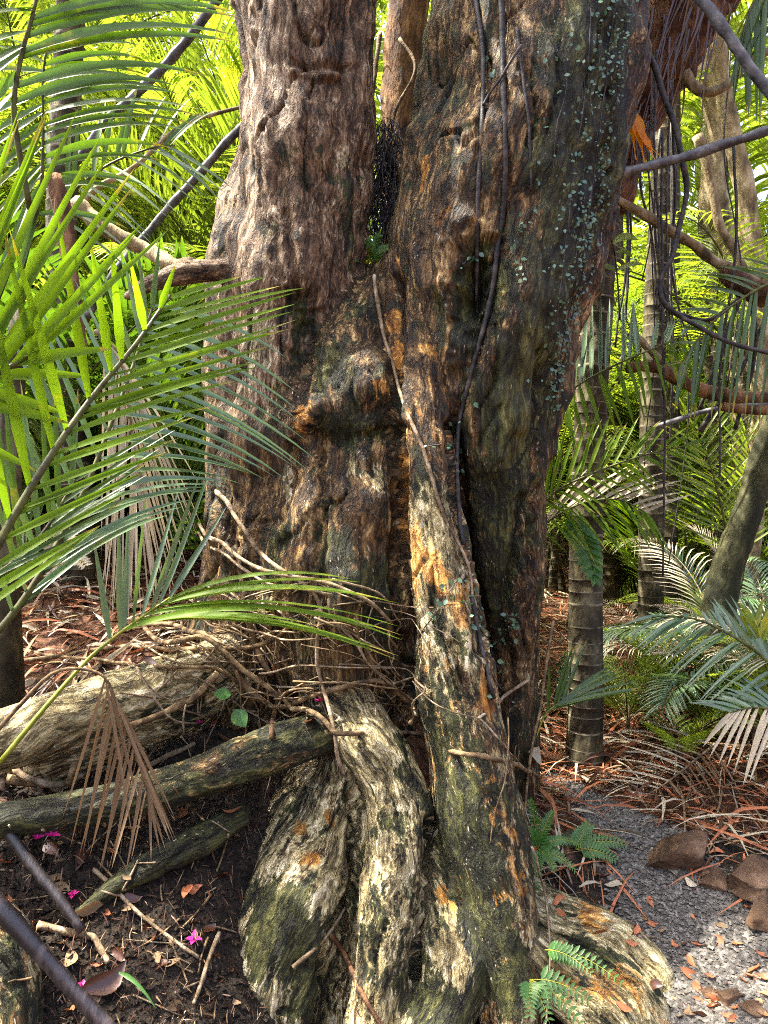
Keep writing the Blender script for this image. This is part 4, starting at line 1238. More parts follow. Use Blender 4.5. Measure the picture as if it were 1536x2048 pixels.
V, F = tube(catmull(c, 20) - np.array(pM.location), 0.06, 10)
link('trunk', mesh_np('trunk', V, F, [M_PTRUNK]), pM)
pN = thing('palm_plant', 'backlit yellow palm fan with thin dark midrib beside the leaning mossy trunk', 'palm', loc=G(2.12, 4.5))
for rr, tl, tr2 in [([(1470, 1180, 4.5), (1450, 1050, 4.5), (1420, 930, 4.5), (1385, 850, 4.5)], [(0.2, (1340, 1050, 4.4)), (0.6, (1310, 900, 4.4)), (1.0, (1350, 780, 4.4))], [(0.2, (1540, 1000, 4.5)), (0.6, (1520, 860, 4.5)), (1.0, (1420, 770, 4.5))]),
                    ([(1480, 1180, 4.6), (1500, 1060, 4.6), (1505, 950, 4.6), (1490, 860, 4.6)], [(0.2, (1410, 1010, 4.5)), (0.6, (1420, 880, 4.5)), (1.0, (1460, 780, 4.5))], [(0.2, (1600, 1050, 4.6)), (0.6, (1590, 900, 4.6)), (1.0, (1530, 780, 4.6))])]:
    keyed_frond(pN, rr, 0.009, [dict(n=16, w=0.022, arch=0.05, face=1.0, keys=tl), dict(n=16, w=0.022, arch=0.05, face=1.0, keys=tr2)], M_LIME, seg=5)

# broad leaved shoot and black root tuft
pS = thing('sapling', 'thin shoot with broad toothed light green leaves before the ringed palm', 'plant', loc=P(1240, 640, 3.3))
lc = np.array(pS.location)
V, F = tube(catmull([P(1240, 640, 3.3), P(1235, 560, 3.3), P(1228, 500, 3.3), P(1215, 460, 3.3)], 12) - lc, 0.004, 6)
link('stem', mesh_np('stem', V, F, [M_DVINE]), pS)
for b_, t_, w_ in [((1225, 485), (1275, 480), 0.085), ((1218, 470), (1190, 455), 0.05), ((1235, 540), (1290, 530), 0.05), ((1235, 545), (1195, 535), 0.05), ((1230, 505), (1265, 515), 0.05)]:
    v, f = strip(P(*b_, 3.3) - lc, (P(*b_, 3.28) + P(*t_, 3.25)) / 2 - lc + UP * 0.02, P(*t_, 3.22) - lc, w_, np.array([0.1, -0.8, 0.6]), 7, 0.2, prof=broad)
    link('leaf', mesh_np('leaf', v, f, [M_LIME]), pS)
pR = thing('root_tuft', 'black fibrous root tuft darkening the hollow gap between the two stems', 'roots', loc=P(765, 320, 3.25))
lc = np.array(pR.location); gt = Geo()
for i in range(300):  # strands spread wide so the hollow between the stems goes dark
    x = rng.normal() * 24 + 768; y = rng.uniform(230, 430)
    a_ = P(x, y, 3.2 + rng.normal() * 0.05); b_ = P(x + rng.normal() * 34, y + rng.uniform(40, 150), 3.15 + rng.normal() * 0.05)
    v, f = strip(a_ - lc, (a_ + b_) / 2 - lc + rng.normal(size=3) * 0.06, b_ - lc, 0.007, np.array([0.2, -1, 0.1]), 4, 0.4)
    gt.add(v, f)
o = link('root_hair', gt.mesh('root_hair', [M_DVINE]), pR); o['kind'] = 'stuff'

# ------------------------------------------------------------------ palm trunks beyond the path
def base_at(px, py, dmin=2.5):
    h = ground_bvh.ray_cast(Vector(CAM), ray(px, py))
    return np.array(h[0]) if h[0] is not None else P(px, py, 8)


def std_palm(bx, by, tx, ty, wpx, label, group=None, **kw):
    b = base_at(bx, by)
    d = b[1]
    return palm(b, P(tx, ty, d + 0.1), wpx * 0.5 * d / FPX, label, group, **kw)


std_palm(1166, 1532, 1215, 330, 66, 'stout ringed palm trunk with pale scars right behind the old tree', temps=T_FAR, nf=5)
std_palm(1298, 1335, 1332, 180, 46, 'slim ringed palm with a bulging green crownshaft among hanging vines', temps=T_FAR, nf=5)
std_palm(1335, 1260, 1345, -250, 34, 'thin brown palm stem close behind the slim ringed palm', temps=T_LIME, nf=5)
std_palm(1212, 1205, 1205, -200, 50, 'dark mossy palm trunk standing in red litter', temps=T_LIME, nf=5)
std_palm(1102, 1180, 1108, -300, 26, 'narrow palm stem at the edge of the dark mossy stem', temps=T_LIME, nf=7)
std_palm(1390, 1190, 1410, 380, 30, 'pale slender palm with a low open crown in sunlit foliage', temps=T_LIME, nf=5)
std_palm(1455, 1200, 1440, -100, 36, 'grey palm stem partly hidden by yellow green fronds', temps=T_FAR, nf=5)
std_palm(155, 1150, 150, -150, 60, 'pale smooth upright trunk behind the dark fronded palm', temps=T_LIME, nf=3)

# leaning mossy trunk at the right edge
def wood(name, label, category, pts, mat, sides=14, jit=0.05, group=None, parts=None):
    q = catmull([(*P(a, b, d), r * d / FPX) for a, b, d, r in pts], (len(pts) - 1) * 8 + 1)
    c = q[:, :3] + np.stack([noise3(q[:, :3] * 2.5 + 7 * i) for i in range(3)], -1) * 0.02
    loc = c[0]
    V, F = tube(c - loc, q[:, 3] * (1 + 0.10 * noise3(c * 9)), sides, jitter=jit)
    o = link(name, mesh_np(name, V, F, [mat]), None, loc)
    return tag(o, label, category, group)


M_MOSSY = mat_simple('mossy_wood', (0.008, 0.009, 0.004), (0.035, 0.036, 0.014), 9, 0.85, 1.0, 0.014, (1, 1, 0.5), (0.13, 0.12, 0.05))
wood('leaning_trunk', 'dark mossy trunk leaning over the low palm at the path', 'tree', [(1425, 1290, 3.9, 40), (1450, 1150, 3.9, 30), (1495, 1010, 3.9, 28), (1550, 860, 3.9, 28), (1600, 700, 3.9, 26)], M_MOSSY)
wood('leaning_trunk', 'tan bark trunk rising behind the hanging black vines', 'tree', [(1500, 1180, 5.2, 18), (1520, 700, 5.2, 22), (1490, 400, 5.2, 20), (1450, 200, 5.2, 16), (1420, 0, 5.2, 20), (1400, -200, 5.2, 18)], M_TANBARK)
wood('leaning_trunk', 'greenish crooked stem with a swollen middle beside bright sky gaps', 'tree', [(1480, 1180, 6, 14), (1475, 620, 6, 18), (1455, 480, 6, 22), (1425, 400, 6, 26), (1430, 250, 6, 16), (1400, 120, 6, 14), (1375, -80, 6, 12)], M_TANBARK)
tr_ = wood('leaning_trunk', 'red brown shaggy trunk leaning away behind the mossy stem', 'tree', [(1210, 420, 3.9, 40), (1260, 230, 3.8, 60), (1330, 90, 3.7, 74), (1420, -60, 3.6, 80), (1520, -220, 3.5, 84)], M_REDBARK, 18, 0.10)
gq_ = Geo()
lc = np.array(tr_.location)
ax_ = catmull([P(1215, 330, 3.82), P(1262, 220, 3.78), P(1330, 90, 3.68), P(1420, -60, 3.58)], 60)
for i in range(150):
    b = ax_[rng.integers(8, 60)] + rng.normal(size=3) * np.array([0.09, 0.03, 0.05]) - np.array([0, 0.13, 0])
    ln = rng.uniform(0.12, 0.42)
    tip = b + np.array([-0.25 + rng.normal() * 0.12, rng.normal() * 0.05, -1]) * ln
    v, f = strip(b - lc, (b + tip) / 2 - lc + rng.normal(size=3) * 0.03, tip - lc, rng.uniform(0.006, 0.016), np.array([0, -1, 0.2]), 4, 0.3, prof=lambda t: np.maximum(0.15, 1 - t * 0.8))
    gq_.add(v, f, 0 if rng.random() < 0.7 else 1)
sh = link('bark_shreds', gq_.mesh('bark_shreds', [M_BRONZE, M_DEAD]), tr_)
sh['kind'] = 'stuff'

# yellow dead leaf caught in the vines
pY = thing('hanging_leaf', 'torn orange yellow dead leaf caught among vines below the red shaggy trunk', 'leaf', loc=P(1255, 200, 3.3))
gl = Geo()
for (a, b, c_, w) in [((1255, 200), (1275, 260), (1290, 330), 0.055), ((1262, 230), (1285, 280), (1325, 345), 0.03), ((1258, 205), (1262, 260), (1272, 320), 0.03), ((1275, 260), (1290, 290), (1318, 310), 0.03), ((1262, 215), (1250, 235), (1245, 262), 0.02)]:
    v, f = strip(P(*a, 3.3) - P(1255, 200, 3.3), P(*b, 3.27) - P(1255, 200, 3.3), P(*c_, 3.3) - P(1255, 200, 3.3), w, np.array([0.3, -1, 0.2]), 8, 0.5, prof=lambda t: np.clip(np.sin(np.pi * t ** 0.7) + 0.35 * np.sin(t * 40), 0.05, 1.2))
    gl.add(v, f)
link('blade', gl.mesh('blade', [M_GOLD]), pY)

# lobed fern leaf on the ringed trunk
pL = thing('fern', 'glossy bright green lobed leaf hanging on the stout ringed trunk', 'fern', loc=P(1150, 1030, 3.5))
lc = np.array(pL.location)
mid_ = catmull([P(1140, 1030, 3.48), P(1165, 1060, 3.45), P(1180, 1110, 3.45), P(1195, 1160, 3.48)], 12)
V, F = tube(mid_ - lc, np.linspace(0.004, 0.002, 12), 5)
st_ = link('stem', mesh_np('stem', V, F, [M_GSTEM]), pL)
for i in range(1, 11):
    for sd in (-1, 1):
        b = mid_[i]
        tip = b + np.array([sd * 0.075 * math.sin(0.5 + i * 0.24), -0.02, -0.06])
        v, f = strip(b - lc, (b + tip) / 2 - lc + UP * 0.012, tip - lc, 0.042, np.array([0, -1, 0.5]), 5, 0.3, prof=broad)
        link('lobe', mesh_np('lobe', v, f, [M_FERN]), pL)

# ------------------------------------------------------------------ vines and branches
vine([(748, 556), (752, 610), (775, 700), (800, 790), (840, 880), (865, 960), (900, 1060), (935, 1130), (940, 1190)], 4.16, M_PVINE, 'vine', 'pale vine running from the fork down across the column root', on=0.012)
vine([(380, 950), (440, 985), (470, 1030), (500, 1090), (560, 1130), (610, 1160), (640, 1220), (652, 1300), (668, 1400), (692, 1480), (690, 1555)], 4.48, M_PVINE, 'vine', 'pale vine arching from the straw skirt down to the forked root', on=0.05)
vine([(250, 1035), (330, 1040), (400, 1052), (450, 1085), (500, 1122), (580, 1150), (700, 1178), (790, 1235)], 3.84, M_PVINE, 'vine', 'double pale twig passing under the teal leaflets', on=0.07)
vine([(290, 1030), (380, 1058), (440, 1095), (490, 1128), (560, 1165), (640, 1185)], 3.20, M_PVINE, 'vine', 'thin twig twisted around the double pale twig', on=0.06)
vine([(278, 1262), (300, 1298), (345, 1315), (410, 1296), (480, 1332), (545, 1352), (600, 1402), (640, 1452), (700, 1470), (850, 1482), (960, 1512), (1060, 1542)], 5.76, M_VINE, 'vine', 'long brown vine looping over the roots to the column root', on=0.065)
vine([(300, 1262), (380, 1262), (440, 1290), (490, 1370), (545, 1402), (610, 1392), (690, 1362), (760, 1352), (805, 1390), (845, 1442)], 5.76, M_VINE, 'vine', 'brown vine with an orange knuckle above the dark log-like root', on=0.04)
vine([(-20, 1335), (120, 1325), (250, 1302), (350, 1312), (470, 1302), (540, 1282), (592, 1242)], 5.12, M_VINE, 'vine', 'horizontal brown vine along the pale bank root', on=0.03)
vine([(-20, 1290), (100, 1322), (220, 1330), (330, 1345), (430, 1330), (520, 1400)], 3.84, M_VINE, 'vine', 'thin brown vine crossing the top of the pale bank root', on=0.025)
vine([(430, 1340), (380, 1390), (320, 1420), (250, 1440)], 8, M_VINE, 'stick', 'knobbly stick leaning on the pale bank root', 'stick', on=0.03)
vine([(500, 1230), (520, 1290), (550, 1340)], 7, M_VINE, 'stick', 'short stick leaning against the trunk base', 'stick', on=0.03)
vine([(-10, 1545), (60, 1546), (150, 1548), (235, 1552)], 7, M_PVINE, 'stick', 'straight pale stick behind the withered brown frond', 'stick', on=0.05)
vine([(-20, 1560), (50, 1582), (105, 1575), (135, 1540), (150, 1500)], 8.32, M_VINE, 'vine', 'thick hooked brown vine under the withered brown frond', on=0.05)
vine([(640, 1190), (690, 1270), (740, 1330), (800, 1380), (850, 1420)], 3.20, M_PVINE, 'vine', 'pale tendril falling from the green leaf tips', on=0.05)
vine([(1050, 1690), (1070, 1760), (1087, 1850), (1090, 1950), (1072, 2060)], 2.08, M_PVINE, 'vine', 'thin pale thread hanging down the foot of the column root', on=0.03, wob=0.003)
vine([(1045, 1540), (985, 1480), (960, 1440), (930, 1430), (870, 1400), (840, 1360)], 1.92, M_PVINE, 'vine', 'pale twig bending round the column root', on=0.03)
vine([(1000, 1440), (1000, 1540), (985, 1600), (975, 1680)], 1.68, M_VINE, 'vine', 'forked brown twig hanging beside the column root', on=0.03)
vine([(1105, 1240, 2.9), (1085, 1380, 2.85), (1062, 1500, 2.8), (1050, 1640, 2.75), (1075, 1740, 2.7)], 3.20, M_VINE, 'vine', 'dark brown sapling stem behind the column root')
vine([(950, -20), (965, 130), (956, 300), (952, 480), (945, 600)], 5, M_DVINE, 'vine', 'black root thread down the middle of the mossy stem', on=0.012, wob=0.004)
vine([(1003, -20), (1010, 180), (1015, 340), (1003, 480), (985, 620), (940, 760), (912, 880), (914, 1000), (918, 1090)], 6, M_DVINE, 'vine', 'black vine from the mossy stem down beside the column root', on=0.014, wob=0.004)
vine([(1035, 60), (1045, 150), (1058, 250), (1062, 380)], 3.5, M_DVINE, 'vine', 'fine dark vine among the pale flecks of the mossy stem', on=0.01, wob=0.004)
vine([(938, 1190), (950, 1260), (968, 1330), (985, 1400)], 5, M_DVINE, 'vine', 'dark vine end lying in the groove of the column root', on=0.012)
vine([(1045, 100), (1000, 170), (960, 220)], 2.8, M_DVINE, 'vine', 'slanting black twig high on the mossy stem', on=0.02)
vine([(1278, 85, 2.95), (1312, 140, 2.95), (1346, 240, 2.95), (1368, 330, 2.95), (1372, 400, 2.95), (1350, 500, 2.95), (1322, 560, 2.95), (1332, 612, 2.95), (1400, 660, 2.95), (1470, 690, 2.95), (1570, 712, 2.95)], 5.5, M_DVINE, 'vine', 'black vine bending in an S in front of the sunlit palms', wob=0.01)
vine([(1208, 356, 2.93), (1300, 330, 2.9), (1400, 305, 2.87), (1480, 280, 2.84), (1580, 245, 2.8)], 8, M_GVINE, 'branch', 'smooth dark grey branch reaching out from the mossy stem', 'branch', taper=1.1)
vine([(1385, -20, 2.6), (1440, 50, 2.6), (1490, 120, 2.6), (1560, 215, 2.6)], 9, M_GVINE, 'branch', 'smooth dark grey stem curving down across the top corner', 'branch', taper=0.9)
vine([(1195, 378, 3.4), (1290, 430, 3.45), (1370, 480, 3.5), (1430, 520, 3.55), (1520, 570, 3.6), (1600, 610, 3.6)], 8, M_TANBARK, 'branch', 'tan branch sloping down below the smooth grey branch', 'branch', taper=1.2)
vine([(1255, 735, 3.6), (1310, 735, 3.6), (1350, 755, 3.6), (1400, 780, 3.6), (1470, 795, 3.6), (1600, 802, 3.6)], 10, M_REDBARK, 'branch', 'rough red bark branch crossing the sunlit palms', 'branch', taper=1.4)
vine([(1260, 665, 3.6), (1300, 700, 3.6), (1350, 755, 3.6)], 8, M_TANBARK, 'branch', 'short pale limb meeting the rough red branch', 'branch')
vine([(1445, 815, 3.4), (1490, 818, 3.4), (1600, 822, 3.4)], 9, M_REDBARK, 'branch', 'broken red bark branch end just under the rough red branch', 'branch', taper=1.2)
vine([(1310, 855, 3.5), (1400, 825, 3.45), (1480, 812, 3.4), (1580, 810, 3.4)], 5, M_GVINE, 'vine', 'thin grey twig rising to the broken red branch end')
vine([(1450, 540, 3.5), (1490, 575, 3.45), (1540, 590, 3.4), (1620, 590, 3.4)], 20, M_REDBARK, 'branch', 'thick rusty branch stump among twigs', 'branch', taper=1.1)
vine([(1360, 130, 3.6), (1400, 180, 3.6), (1450, 175, 3.6), (1500, 120, 3.6), (1560, 90, 3.6)], 9, M_TANBARK, 'branch', 'tan branch dipping below the dark top corner stem', 'branch')
vine([(1395, 270, 4.2), (1420, 350, 4.2), (1440, 450, 4.2), (1490, 540, 4.2)], 10, M_TANBARK, 'branch', 'crooked tan branch before the bright sky gap', 'branch')
for i in range(16):
    x = rng.choice([1250, 1272, 1298, 1302, 1318, 1328, 1338, 1350, 1430, 1470]) + rng.normal() * 6
    y0 = rng.uniform(80, 300); y1 = y0 + rng.uniform(350, 900); d = rng.uniform(3.2, 4.2)
    vine([(x, y0, d), (x + rng.normal() * 10, y0 * 0.66 + y1 * 0.33, d), (x + rng.normal() * 14, y0 * 0.33 + y1 * 0.66, d), (x + rng.normal() * 16, y1, d)], rng.uniform(1.3, 3.0), M_DVINE, 'aerial_root', 'thin black aerial root hanging between the ringed palms', 'root', 'aerial roots between the ringed palms')
for i, (a, b, c_) in enumerate([((1480, 600), (1440, 700), (1400, 820)), ((1500, 560), (1510, 700), (1470, 860)), ((1330, 620), (1420, 640), (1500, 575)), ((1400, 860), (1470, 760), (1530, 640))]):
    vine([(*a, 3.7), (*b, 3.7), (*c_, 3.7)], 5, M_DVINE, 'twig', 'black twig crossing below the rusty branch stump', 'twig', 'twigs under the rusty branch stump')
vine([(150, 405, 3.0), (200, 450, 3.0), (250, 480, 3.0), (300, 505, 3.0), (345, 528, 2.95), (390, 530, 2.9)], 15, M_TANBARK, 'branch', 'pale mottled branch sagging to the dead broken stub', 'branch', taper=0.8)
vine([(165, 405, 3.1), (200, 370, 3.1), (270, 330, 3.15), (340, 270, 3.2), (400, 235, 3.2), (490, 215, 3.2)], 6, M_TANBARK, 'branch', 'slim forked branch above the pale mottled branch', 'branch', taper=0.5)
vine([(440, -10, 3.2), (390, 60, 3.2), (330, 130, 3.2), (270, 190, 3.2), (215, 240, 3.2), (150, 330, 3.2)], 8, M_GVINE, 'vine', 'dark grey vine slanting behind the arching dark leaflets', taper=0.9)
vine([(500, 240, 3.4), (440, 300, 3.4), (370, 380, 3.4), (300, 460, 3.4), (240, 530, 3.4), (170, 640, 3.4)], 8, M_GVINE, 'vine', 'dark grey vine slanting down to the sagging pale branch', taper=0.9)
for i in range(7):
    x = rng.uniform(740, 810); y = rng.uniform(60, 330)
    vine([(x, y, 3.4), (x + rng.normal() * 40, y + 60, 3.35), (x + rng.normal() * 40, y + 150, 3.3), (x + rng.normal() * 30, y + 260, 3.3)], rng.uniform(3, 5), M_VINE, 'twig', 'tangled thin twig in the gap between the two stems', 'twig', 'twigs in the fork gap')
wood('tree_trunk', 'reddish trunk seen through the gap between the two stems', 'tree', [(800, 1100, 4.8, 40), (800, 400, 4.8, 38), (810, 100, 4.8, 40), (830, -200, 4.8, 40)], M_REDBARK, 16, 0.08)

for i in range(52):
    x, y = rng.uniform(250, 800), rng.uniform(1160, 1400)
    a = rng.normal() * 0.55 + (0.35 if x < 600 else 0.8); ln = rng.uniform(70, 260); k = rng.normal() * 0.3
    pts = [(x + math.cos(a) * ln * f - math.sin(a) * ln * k * f * (1 - f) * 2, y + math.sin(a) * ln * f * 0.6 + math.cos(a) * ln * k * f * (1 - f) * 2) for f in (0, 0.33, 0.66, 1)]
    pts = [(u, min(v, 1480)) for u, v in pts]
    vine(pts, rng.uniform(1.2, 2.8), M_PVINE if rng.random() < 0.6 else M_VINE, 'twig', 'fine dry vine twig in the tangle over the trunk base', 'twig', 'fine twigs tangled over the trunk base', on=rng.uniform(0.02, 0.07), sides=5, wob=0.008)

# sticks and stalks on the soil slope
stalks = [([(-30, 1600, 2.12), (70, 1737, 2.05), (165, 1862, 1.99)], 10.5, 'bluish black fallen palm stalk lying above the other stalk'), ([(-40, 1770, 1.76), (80, 1905, 1.74), (240, 2085, 1.72)], 15, 'thick grooved purple black palm stalk in the bottom corner')]
for pts, r, lb in stalks:
    vine(pts, r, M_STALK, 'palm_stalk', lb, 'stalk', sides=10, taper=0.75, wob=0.002)
tw = [([(185, 1740), (280, 1830), (390, 1920)], 4, 'thin straight pale twig across the soil slope'), ([(80, 1850), (170, 1875), (190, 1880), (215, 1930)], 7, 'bent knobbly tan twig beside the thick grooved stalk'), ([(655, 1870), (700, 1930), (740, 2010), (770, 2060)], 5, 'pale twig leaning on the paired roots'), ([(580, 1930), (640, 1885), (690, 1820)], 4, 'fine curved twig in the cleft between the roots'),
      ([(430, 1870), (400, 1950), (385, 2010)], 4, 'thin twig stuck in the soil beside the bulging root'), ([(280, 1545), (350, 1510), (395, 1490)], 6, 'short bleached stick on the dark log-like root'), ([(560, 1380), (545, 1440), (540, 1480)], 6, 'reddish flat stick standing on the dark log-like root'), ([(1050, 1360), (1000, 1400), (950, 1440)], 4, 'thin twig behind the column root')]
for pts, r, lb in tw:
    vine(pts, r, M_PVINE if 'red' not in lb else M_REDBARK, 'twig', lb, 'twig', on=0.012, sides=6)
for i in range(120):
    x, y = rng.uniform(0, 480), rng.uniform(1640, 2040)
    if rng.random() < 0.65:
        x, y = rng.uniform(280, 830), rng.uniform(1200, 1420)
    a = rng.uniform(0, 6.28); ln = rng.uniform(25, 120)
    vine([(x, y), (x + math.cos(a) * ln * 0.5 + rng.normal() * 6, y + math.sin(a) * ln * 0.5), (x + math.cos(a) * ln, y + math.sin(a) * ln)], rng.uniform(1.2, 2.6), M_PVINE if rng.random() < 0.7 else M_VINE, 'twig', 'small dry twig lying loose at the foot of the old tree', 'twig', 'dry twigs at the foot of the tree', on=0.006, sides=5, wob=0.003)
# ------------------------------------------------------------------ climbing leaves on the mossy stem
def oval_leaf(n=6, w=0.7):
    t = np.linspace(0, 1, n + 1)
    hw = np.clip(np.sin(np.pi * t ** 0.85), 0.02, 1) * w * 0.5
    V = np.stack([np.stack([-hw, t, 0.12 * hw + 0.1 * t * (1 - t)], -1), np.stack([0 * t, t, -0.02 + 0.1 * t * (1 - t)], -1), np.stack([hw, t, 0.12 * hw + 0.1 * t * (1 - t)], -1)], 1).reshape(-1, 3)
    i = np.arange(n)[:, None] * 3
    return V, np.vstack([i + np.array([[0, 1, 4, 3]]), i + np.array([[1, 2, 5, 4]])])


OV, OF = oval_leaf()
ME_CREEP = mesh_np('leaf', OV, OF, [M_CREEP])


def orient(o, pos, along, nrm, scale):
    y = Vector(along).normalized(); z = Vector(nrm); z = (z - y * z.dot(y)).normalized(); x = y.cross(z)
    m = Matrix((x * scale, y * scale, z * scale)).transposed().to_4x4()
    m.translation = Vector(pos)
    o.matrix_local = m


def creeper(pts, n, label, size=0.020, spread=16, group=None, col=None):
    cp = catmull(pts, (len(pts) - 1) * 5 + 1)
    h0, _ = hit(*cp[0])
    t = thing('creeper', label, 'creeper', group, h0)
    c = np.array([hit(a, b, 0.008)[0] for a, b in cp])
    V, F = tube(c - h0, 0.0022, 4)
    link('stem', mesh_np('stem', V, F, [M_DVINE]), t)
    for i in range(n):
        f = rng.random() * (len(cp) - 1.001); k = int(f)
        q = cp[k] * (1 - f + k) + cp[k + 1] * (f - k) + rng.normal(size=2) * spread
        p, nr = hit(q[0], q[1], 0.012)
        a = rng.uniform(0, 6.28)
        al = np.array([math.cos(a), 0.1, math.sin(a)]) + nr * 0.3
        o = link('leaf', ME_CREEP, t)
        orient(o, p - h0, al, nr + rng.normal(size=3) * 0.35 + UP * 0.35, size * rng.uniform(0.5, 1.45))


creeper([(1230, -10), (1215, 120), (1195, 260), (1180, 380), (1165, 470), (1145, 580), (1120, 700), (1108, 800)], 270, 'dense creeper of tiny teal leaves along the outer edge of the mossy stem', 0.0135, 15)
creeper([(1180, 20), (1170, 160), (1150, 300), (1135, 430), (1120, 560), (1105, 680)], 130, 'creeper of small pale teal leaves inside the dense edge creeper', 0.0135, 20)
creeper([(1262, -10), (1240, 130), (1218, 260), (1196, 390), (1172, 500), (1150, 600), (1125, 720), (1105, 830)], 230, 'fine creeper strand of tiny leaves on the very rim of the mossy stem', 0.012, 9)
creeper([(1080, 50), (1130, 150), (1110, 260), (1105, 350)], 22, 'scattered teal creeper leaves high on the mossy stem', 0.015, 22)
creeper([(1060, 420), (1035, 470), (1030, 520), (1050, 560)], 26, 'small bright creeper beside the grey knot on the mossy stem', 0.016, 10)
creeper([(955, 505), (935, 520), (922, 530)], 9, 'tiny light green creeper above the black hollow', 0.017, 5)
creeper([(982, 130), (985, 170)], 9, 'tiny light green creeper high beside the black thread', 0.017, 5)
creeper([(925, 790), (915, 860), (905, 900), (930, 950)], 28, 'creeper with teal leaves in the groove beside the column root', 0.018, 8)
creeper([(850, 895), (890, 890), (915, 900)], 12, 'sideways creeper shoot touching the pale vine', 0.017, 5)
creeper([(920, 1150), (900, 1180), (880, 1210), (830, 1290)], 18, 'yellow green creeper shoot on the upper column root', 0.016, 7)
creeper([(940, 1180), (955, 1250), (985, 1300), (1000, 1400)], 34, 'creeper trailing down the dark groove behind the column root', 0.018, 12)
creeper([(1010, 1230), (1040, 1240), (990, 1290)], 22, 'round clump of creeper leaves low on the mossy stem', 0.018, 10)

# ------------------------------------------------------------------ ferns
def fern(base, tips, label, size=0.035, npin=11, group=None, mat=M_FERN):
    t = thing('fern', label, 'fern', group, base)
    for tp in tips:
        tp = np.asarray(tp); L = np.linalg.norm(tp - base)
        rc = np.stack([(1 - s) ** 2 * base + 2 * s * (1 - s) * ((base + tp) / 2 + UP * L * 0.25) + s * s * tp for s in np.linspace(0, 1, npin + 3)])
        V, F = tube(rc - base, np.linspace(0.002, 0.0008, len(rc)), 4)
        fr = link('frond', mesh_np('frond', V, F, [M_GSTEM]), t)
        for i in range(2, len(rc)):
            f = i / len(rc); tn = unit(rc[i] - rc[i - 1])
            sd0 = unit(np.cross(tn, unit(CAM - rc[i]) + UP * 0.5))
            for sd in (-1, 1):
                ln = size * (1.15 - 0.75 * f) * rng.uniform(0.85, 1.1)
                tip = rc[i] + (sd0 * sd + tn * 0.55) * ln
                v, f4 = strip(rc[i] - base, (rc[i] + tip) / 2 - base + UP * ln * 0.12, tip - base, ln * 0.42, unit(CAM - rc[i]) + UP * 0.6, 4, 0.2, prof=broad)
                link('leaflet', mesh_np('leaflet', v, f4, [mat]), fr)
    return t


def PT(*pts):
    return [P(*q) for q in pts]


fern(P(1075, 1700, 2.5), PT((1060, 1600, 2.45), (1105, 1625, 2.5), (1130, 1680, 2.5), (1055, 1660, 2.4), (1150, 1740, 2.45), (1110, 1740, 2.4), (1075, 1780, 2.35), (1160, 1690, 2.6)), 'airy light green fern tuft above the knobbed root by the path', 0.026, 14)
fern(P(1090, 1900, 2.1), PT((1240, 1965, 2.0), (1180, 1945, 2.0), (1140, 1925, 2.05)), 'green fern arching over the knobbed root by the path', 0.03)
fern(P(1060, 1960, 2.0), PT((1100, 2050, 1.9), (1060, 2030, 1.9), (1160, 2045, 1.92), (1175, 2000, 1.95)), 'fern with rounded leaflets at the foot of the column root', 0.034, 8)
fern(P(1150, 1700, 2.75), PT((1230, 1720, 2.7), (1180, 1650, 2.8), (1250, 1690, 2.75)), 'sparse pale fern at the gravel edge', 0.04)
fern(P(735, 530, 2.95), PT((715, 490, 2.9), (760, 470, 2.9), (775, 495, 2.9), (740, 480, 2.85), (705, 520, 2.85)), 'small dark green fern growing in the fork of the stems', 0.03)
fern(P(120, 1120, 2.7), PT((95, 1100, 2.6), (160, 1095, 2.65), (170, 1130, 2.6), (100, 1150, 2.6), (140, 1060, 2.7)), 'pale whitish fern behind the bright palm', 0.05, mat=M_STRAW)

# ------------------------------------------------------------------ stones
def stone(px, py, wpx, label, sq=0.62, group=None, mat=None, name='stone'):
    p = base_at(px, py)
    r = wpx * 0.5 * np.linalg.norm(p - CAM) / FPX
    import bmesh
    bm = bmesh.new()
    bmesh.ops.create_icosphere(bm, subdivisions=4, radius=1)
    V = np.array([v.co[:] for v in bm.verts]); F = np.array([[v.index for v in f.verts] for f in bm.faces])
    bm.free()
    o_ = rng.uniform(0, 50, 3)
    V = V * (1 + 0.22 * fbm(V * 1.1 + o_, 2)[:, None])
    for _ in range(11):                      # broken faces
        n = unit(rng.normal(size=3)); k = rng.uniform(0.42, 0.72)
        dd = V @ n - k
        V = V - np.where(dd > 0, dd * 0.98, 0)[:, None] * n
    V = V * (1 + 0.03 * fbm(V * 5 + o_, 3)[:, None]) * np.array([1, 0.85, sq]) * r * 0.98
    me = mesh_np(name, V, F, [mat or M_ROCK])
    return tag(link(name, me, None, p + UP * r * sq * 0.35), label, 'stone', group)


stone(1365, 1722, 135, 'large angular brown stone at the gravel edge', 0.75)
stone(1492, 1770, 105, 'rounded stone with a dark green top beside small stones', 0.7)
stone(1432, 1772, 62, 'reddish round cobble between the two larger stones', 0.75)
stone(1408, 1752, 44, 'small brown cobble touching the large angular stone', 0.7)
stone(1515, 1800, 80, 'low brown stone below the dark green topped stone')
stone(1540, 1850, 90, 'reddish block stone at the end of the stone row')
stone(1460, 2000, 60, 'flat brown stone sunk at the near path corner', 0.4)
stone(1505, 2020, 46, 'dark grey stone among red litter at the near path corner', 0.6)
stone(1420, 1990, 36, 'small grey stone beside the flat sunk stone', 0.6)
stone(1135, 1690, 50, 'mossy stone under the airy fern tuft', 0.9, mat=M_MOSSY)

# ------------------------------------------------------------------ leaf litter, petals
LV, LF = oval_leaf(6, 0.45)


